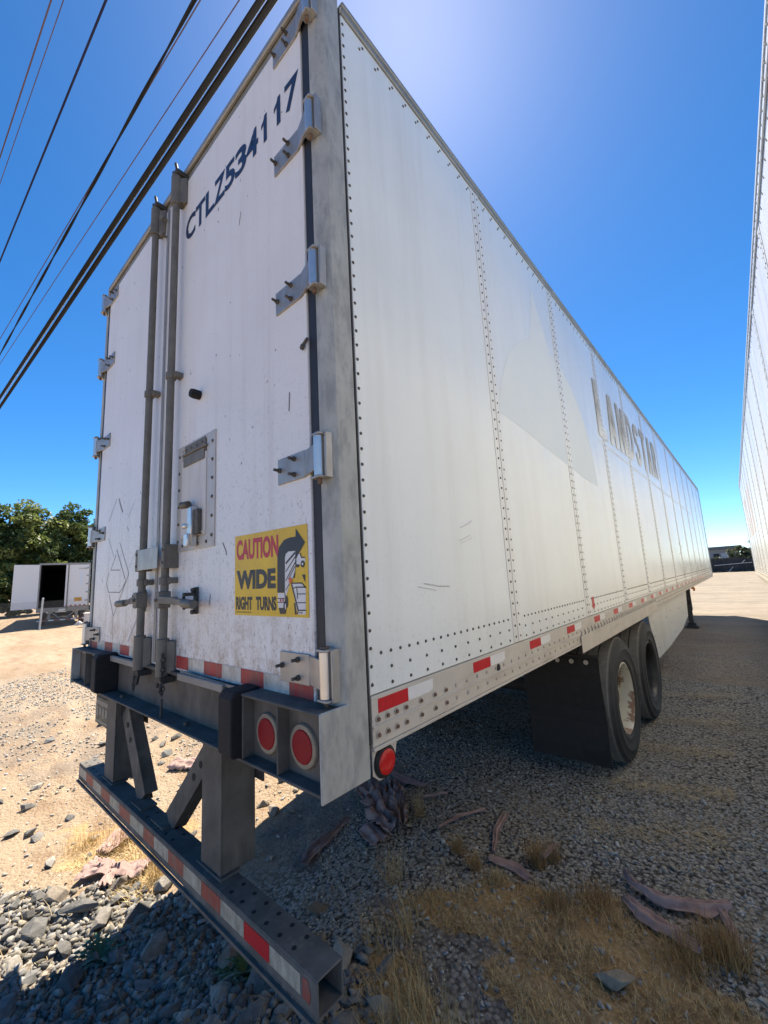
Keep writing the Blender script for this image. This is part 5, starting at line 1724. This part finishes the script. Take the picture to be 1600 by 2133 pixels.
for yc in (-2.4, -3.7):
    for y in (4.0, 5.93):
        mb = MB(); mb.lathe([(.0, .0), (.28, 0), (.45, -.0), (.505, .03), (.505, .25), (.45, .28), (0, .28)], (X3 + yc, y, G3 + .5), 'y', 28); build(mb, 'wheel', 'rubber', T3, smooth=True)
    mb = MB(); mb.cyl((X3 + yc, 4.2, G3 + .5), (X3 + yc, 6.0, G3 + .5), .07, 8); mb.box(X3 + yc - .05, X3 + yc + .05, 4.6, 4.7, G3 + .5, za - .1); mb.box(X3 + yc - .05, X3 + yc + .05, 5.5, 5.6, G3 + .5, za - .1); build(mb, 'axle', 'under', T3)
for y in (4.3, 5.9):
    mb = MB(); mb.box(X3 - 10.1, X3 - 9.98, y - .06, y + .06, G3, za - .1); build(mb, 'landing_leg', 'dark', T3)

T3.rotation_euler = (0, 0, math.radians(-11))

# ---- chain-link fence in front of it
fdir = Vector((.16, 1.0, 0)).normalized()
F3 = thing('chain_link_fence', 'chain-link fence with a bare end post in front of the distant trailer', 'fence', (-27.3, 4.6, G3))
for k, t in enumerate((-3.2, 0.0, 3.2, 6.4)):
    p = Vector((-27.55, 3.85, 0)) + fdir * t
    gz = float(ground_z(p.x, p.y))
    mb = MB(); mb.cyl((p.x, p.y, gz - .05), (p.x + .0, p.y + (.06 if k == 1 else .0), gz + 1.62), .045, 10); mb.dome((p.x, p.y + (.06 if k == 1 else 0), gz + 1.62), (0, 0, 1), .05, .04, 8)
    build(mb, 'post', 'fence_steel', F3, smooth=True)
mb = MB()
H = 1.42; s_ = .075; t0, t1 = -3.2, 6.4
nz = int(H / s_)
t = t0
P3 = lambda t, z: ((-27.55 + fdir.x * t), 3.85 + fdir.y * t, float(G3 + z))
r_ = .0035
def rib(t0_, z0_, t1_, z1_):
    a = P3(t0_, z0_); b = P3(t1_, z1_)
    mb.add([(a[0], a[1] - r_, a[2]), (a[0], a[1] + r_, a[2]), (b[0], b[1] + r_, b[2]), (b[0], b[1] - r_, b[2])], [(0, 1, 2, 3)])
k = int((t1 - t0) / s_)
for i in range(-nz, k):
    a0 = t0 + i * s_
    lo = max(0, t0 - a0); hi = min(H, t1 - a0)
    if hi > lo:
        rib(a0 + lo, lo + .04, a0 + hi, hi + .04)
        rib(t0 + t1 - a0 - lo, lo + .04, t0 + t1 - a0 - hi, hi + .04)
o = build(mb, 'wire_mesh', 'wire', F3, recalc=False); o['kind'] = 'stuff'
# white block by the fence
mb = MB(); gz = float(ground_z(-26.2, 5.7)); mb.box(-26.3, -26.0, 5.48, 5.88, gz - .02, gz + .68); mb.box(-26.34, -25.96, 5.44, 5.92, gz + .681, gz + .74)
tag(build(mb, 'marker_block', 'block', None, bev=.02), 'white concrete block standing at the fence foot, partly behind the left hinge', 'concrete block')
mb = MB(); v, f = hull(16, (1, .8, .6), 77); mb.add(v * .35 + np.array([-27.6, 5.6, float(ground_z(-27.6, 5.6)) + .05]), [tuple(q) for q in f])
tag(build(mb, 'boulder', 'block', None, bev=.02), 'pale lump of broken concrete on the dirt near the fence foot', 'rubble')


# ================================================================== TREES
def crown_arrays(cx, cy, cz, rx, ry, rz_, nclump, per, leaf, seed, low=.0):
    r = np.random.default_rng(seed)
    d = r.normal(size=(nclump, 3)); d /= np.linalg.norm(d, axis=1)[:, None]
    rad = r.uniform(.35, 1.0, nclump) ** .6
    lump = 1 + .28 * np.sin(d[:, 0] * 5 + seed) * np.cos(d[:, 2] * 4 + d[:, 1] * 6 + seed)
    C = d * rad[:, None] * lump[:, None] * np.array([rx, ry, rz_]) + np.array([cx, cy, cz])
    C = C[C[:, 2] > low]
    n = len(C)
    cs = r.uniform(.5, 1.05, n) * min(rx, rz_) * .27
    off = r.normal(size=(n, per, 3)); off /= np.linalg.norm(off, axis=2)[:, :, None]
    off *= (r.uniform(.25, 1, (n, per)) ** .5)[:, :, None] * cs[:, None, None] * np.array([1.15, 1.15, .75])
    P = (C[:, None, :] + off).reshape(-1, 3)
    shade = np.repeat(r.uniform(0, .75, n), per) + r.uniform(0, .3, n * per)
    k = len(P)
    a = r.normal(size=(k, 3)); a[:, 2] = a[:, 2] * .7; a /= np.linalg.norm(a, axis=1)[:, None]
    b = np.cross(a, r.normal(size=(k, 3))); b /= np.linalg.norm(b, axis=1)[:, None]
    L = leaf * r.uniform(.6, 1.3, k)[:, None]; W = L * .5
    V = np.stack([P - a * L, P + b * W, P + a * L, P - b * W], 1).reshape(-1, 3)
    F = np.arange(k * 4).reshape(k, 4)
    return V, F, np.clip(np.repeat(shade, 4), 0, 1)


LEAFK = 1.55


def tree(name, label, x, y, crowns, trunk_h, r0, mat, leaf, seed, cat='tree', group=None, per=110):
    gz = float(ground_z(x, y))
    t = thing(name, label, cat, (x, y, gz), 0, group)
    V = []; F = []; S = []; off = 0
    for i, (cx, cy, cz, rx, ry, rz_, n) in enumerate(crowns):
        v, f, s = crown_arrays(x + cx, y + cy, gz + cz, rx, ry, rz_, int(n * LEAFK), per, leaf, seed + i * 7, gz + .3)
        V.append(v); F.append(f + off); S.append(s); off += len(v)
    from_arrays('crown', np.concatenate(V), np.concatenate(F), mat, t, np.concatenate(S), 'col', scalar=True)
    mb = MB()
    mb.tube([(x, y, gz - .1), (x + .1, y + .05, gz + trunk_h * .5), (x + .05, y - .1, gz + trunk_h)], [r0, r0 * .8, r0 * .55], 10)
    rr = random.Random(seed)
    for k in range(7):
        a = k * .9 + rr.random(); L = crowns[0][3] * .75
        z0 = gz + trunk_h * (.55 + .06 * k)
        mb.tube([(x + .05, y, z0), (x + math.cos(a) * L * .45, y + math.sin(a) * L * .45, z0 + L * .35), (x + math.cos(a) * L, y + math.sin(a) * L, z0 + L * .8)], [r0 * .4, r0 * .25, r0 * .08], 6)
    build(mb, 'trunk', 'trunk', t, smooth=True, recalc=False)
    return t


XT = -51.0
tree('broadleaf_tree', 'tall dark green tree with rounded crown, left of the two behind the distant trailer', XT, 5.6, [(0, 0.6, 6.9, 3.2, 3.0, 3.5, 95), (.8, -2.4, 5.2, 2.8, 2.8, 3.6, 60), (.6, 1.6, 3.6, 2.6, 3.0, 3.0, 60)], 6.0, .3, 'leaf', .20, 11, group='trees behind the distant trailer')
tree('broadleaf_tree', 'tall yellow-green edged tree half hidden by the near trailer, right of the two', XT - 1, 10.2, [(0, -.5, 6.7, 2.8, 2.8, 3.6, 95), (0, 2.0, 5.6, 2.6, 2.6, 3.6, 50), (.5, -1.0, 3.4, 2.6, 3.2, 2.8, 60)], 6.0, .28, 'leaf', .20, 23, group='trees behind the distant trailer')
tree('broadleaf_tree', 'dark spreading tree at the left picture edge behind the fence', XT + 1.5, .8, [(0, 0, 5.9, 3.0, 3.0, 3.4, 90), (0, 1.4, 3.0, 2.8, 3.4, 2.8, 60)], 5.6, .28, 'leaf', .20, 37, group='trees behind the distant trailer')
tree('broadleaf_tree', 'tree outside the left edge continuing the dark row', XT + 1.5, -5.0, [(0, 0, 5.6, 3.2, 3.2, 3.9, 40)], 5.8, .28, 'leaf', .20, 41, group='trees behind the distant trailer', per=80)
for i, (x, y, w, h) in enumerate(((-49.2, 2.2, 2.0, 1.5), (-49.0, 5.2, 2.0, 1.7), (-49.4, 8.3, 2.0, 1.7), (-49.5, 11.4, 2.0, 1.6), (-48.8, -1.2, 2.0, 1.5))):
    lab = ('dark bush at the foot of the trees, left of the open door leaf', 'dark bush right behind the open trailer doorway', 'dark bush behind the closed door leaf of the distant trailer', 'dark bush between the distant trailer and the near trailer edge', 'dark bush low at the left picture edge')[i]
    tree('bush', lab, x, y, [(0, 0, h * .95, w * .9, w * 1.3, h * 1.25, 40)], h * .6, .08, 'leaf', .14, 60 + i, 'bush', 'bushes under the trees', 90)

# ================================================================== FAR RIGHT: screen fence, building, trees
F4 = thing('screen_fence', 'long low black screen fence at the far end of the yard', 'fence', (-3, 70, 0))
for k in range(13):
    x = -17 + k * 2.2
    mb = MB(); h_ = 1.75 + .1 * math.sin(k * 2.1)
    mb.box(x + .03, x + 2.17, 70, 70.03, -.02, h_); build(mb, 'screen_panel', 'screen', F4)
    mb = MB(); mb.cyl((x, 70.06, -.1), (x, 70.06, 1.95), .035, 8); build(mb, 'post', 'dark', F4)
for i, (a, b, lab) in enumerate((((-2.6, 69.7, .92), (1.2, 69.8, 1.12), 'long white pole leaning along the black screen fence'), ((-1.25, 69.4, .05), (-.75, 69.85, .62), 'short white stick propped low against the black screen fence'), ((.2, 69.8, 1.1), (.55, 69.9, 1.48), 'short white stick near the top of the screen fence'))):
    mb = MB(); mb.cyl(a, b, .035, 6); tag(build(mb, 'white_pole', 'pipe'), lab, 'pole', 'white poles along the screen fence')
mb = MB()
for k in range(70):
    x = rng.uniform(-17, 9); y = 69.5 + rng.normal(0, .25); h_ = rng.uniform(.08, .3)
    mb.cyl((x, y, -.03), (x + rng.normal(0, .1), y + rng.normal(0, .1), h_), .05, 4, r1=.01)
o = build(mb, 'fence_weeds', 'straw', recalc=False); o['kind'] = 'stuff'
at = o.data.attributes.new('col', 'FLOAT_COLOR', 'POINT'); at.data.foreach_set('color', np.tile(np.array([.22, .19, .09, 1], np.float32), len(o.data.vertices)))

B4 = thing('warehouse', 'low grey warehouse with pale doors beyond the black screen fence', 'building', (-10, 118, 0))
mb = MB(); mb.box(-40, -.4, 112, 126, -.1, 3.75); build(mb, 'wall', 'bld', B4)
mb = MB()
mb.prism([(-40.5, 3.76), (.0, 3.76), (.0, 4.42), (-40.5, 3.95)], lambda u, v, d: (u, 111.2 + d, v), 15.4); build(mb, 'roof', 'bld_roof', B4)
for x0, x1, z1, m in ((-3.3, -2.2, 3.0, 'bld_door'), (-2.1, -1.3, 3.0, 'bld_door'), (-4.6, -3.6, 2.9, 'screen'), (-9, -7, 3.0, 'bld_door'), (-12, -10, 3.0, 'bld_door')):
    mb = MB(); mb.box(x0, x1, 111.93, 111.99, 0, z1); d = build(mb, 'door', m, B4)
    if m == 'screen':
        mb = MB(); mb.box(x0 + .35, x0 + .85, 111.88, 111.925, 1.6, 2.3); build(mb, 'window', 'bld_door', d)
tree('far_tree', 'round green tree in front of the warehouse end, behind the screen fence', -.35, 96, [(0, 0, 2.6, 1.7, 1.5, 1.35, 45), (1.0, 0, 1.8, 1.2, 1.2, 1.0, 25)], 2.0, .15, 'leaf2', .13, 81, 'tree', 'trees beyond the far fence', 70)
tree('far_tree', 'low shrub beside the warehouse doors, behind the screen fence', -3.4, 92, [(0, 0, 1.6, 1.1, 1.0, .7, 25)], 1.2, .08, 'leaf2', .11, 83, 'shrub', 'trees beyond the far fence', 60)
tree('far_tree', 'dark tree at the right end of the warehouse beside the right trailer', 2.0, 104, [(0, 0, 2.6, 1.8, 1.5, 1.8, 45)], 2.2, .15, 'leaf2', .13, 87, 'tree', 'trees beyond the far fence', 70)

# ================================================================== OVERHEAD CABLES
def cable(name, label, a, b, r, mat, strands=1, twist=0, ext=(45, 30)):
    a = np.array(a, float); b = np.array(b, float)
    d = (b - a) / np.linalg.norm(b - a)
    p0 = a - d * ext[0]; p1 = b + d * ext[1]
    L = np.linalg.norm(p1 - p0)
    o = None
    mb = MB()
    n = 40 if strands == 1 else int(L / .12)
    side = np.cross(d, [0, 0, 1]); side /= np.linalg.norm(side); up = np.cross(side, d)
    for s in range(strands):
        pts = []
        for i in range(n + 1):
            t = i / n; p = p0 + (p1 - p0) * t
            if strands > 1:
                ph = twist * t * L + s * math.pi
                p = p + side * math.cos(ph) * r * .9 + up * math.sin(ph) * r * .9
            pts.append(p)
        mb.tube(pts, r, 8 if r > .02 else 5)
    o = build(mb, name, mat, None, smooth=True, recalc=False)
    return tag(o, label, 'cable', 'overhead cables')
cable('overhead_cable', 'upper of the two thick black cables running diagonally over the trailer', (-11.20, .124, 6.1), (-1.260, .542, 6.1), .026, 'cable')
cable('overhead_cable', 'lower of the two thick black cables, nearest the trailer roof', (-11.80, .195, 6.1), (-1.198, .604, 6.1), .028, 'cable')
cable('overhead_cable', 'thin pale strand showing between the two thick black cables', (-11.50, .160, 6.13), (-1.229, .575, 6.13), .005, 'messenger')
cable('overhead_cable', 'twisted grey pair of wires left of the thick cables', (-11.562, 0.089, 7.303), (-2.328, 0.488, 7.303), .010, 'cable', 2, 2.2)
cable('overhead_cable', 'thin mauve wire running close beside the twisted pair', (-10.991, 0.022, 7.422), (-2.358, 0.556, 7.422), .0065, 'cable_thin')
cable('overhead_cable', 'faint thin wire between the twisted pair and thick cables', (-12.790, 0.200, 7.600), (-2.170, 0.870, 7.600), .006, 'cable_thin')
cable('overhead_cable', 'straight dark navy wire, third cable from the left', (-10.510, -0.140, 9.000), (-4.110, 0.150, 9.000), .014, 'cable_navy')
cable('overhead_cable', 'leftmost thin purplish wire high in the sky', (-8.120, -0.430, 9.500), (-4.980, -0.270, 9.500), .010, 'cable_thin')
cable('overhead_cable', 'very faint wire just right of the leftmost one', (-8.770, -0.360, 9.500), (-4.860, -0.160, 9.500), .006, 'cable_thin')
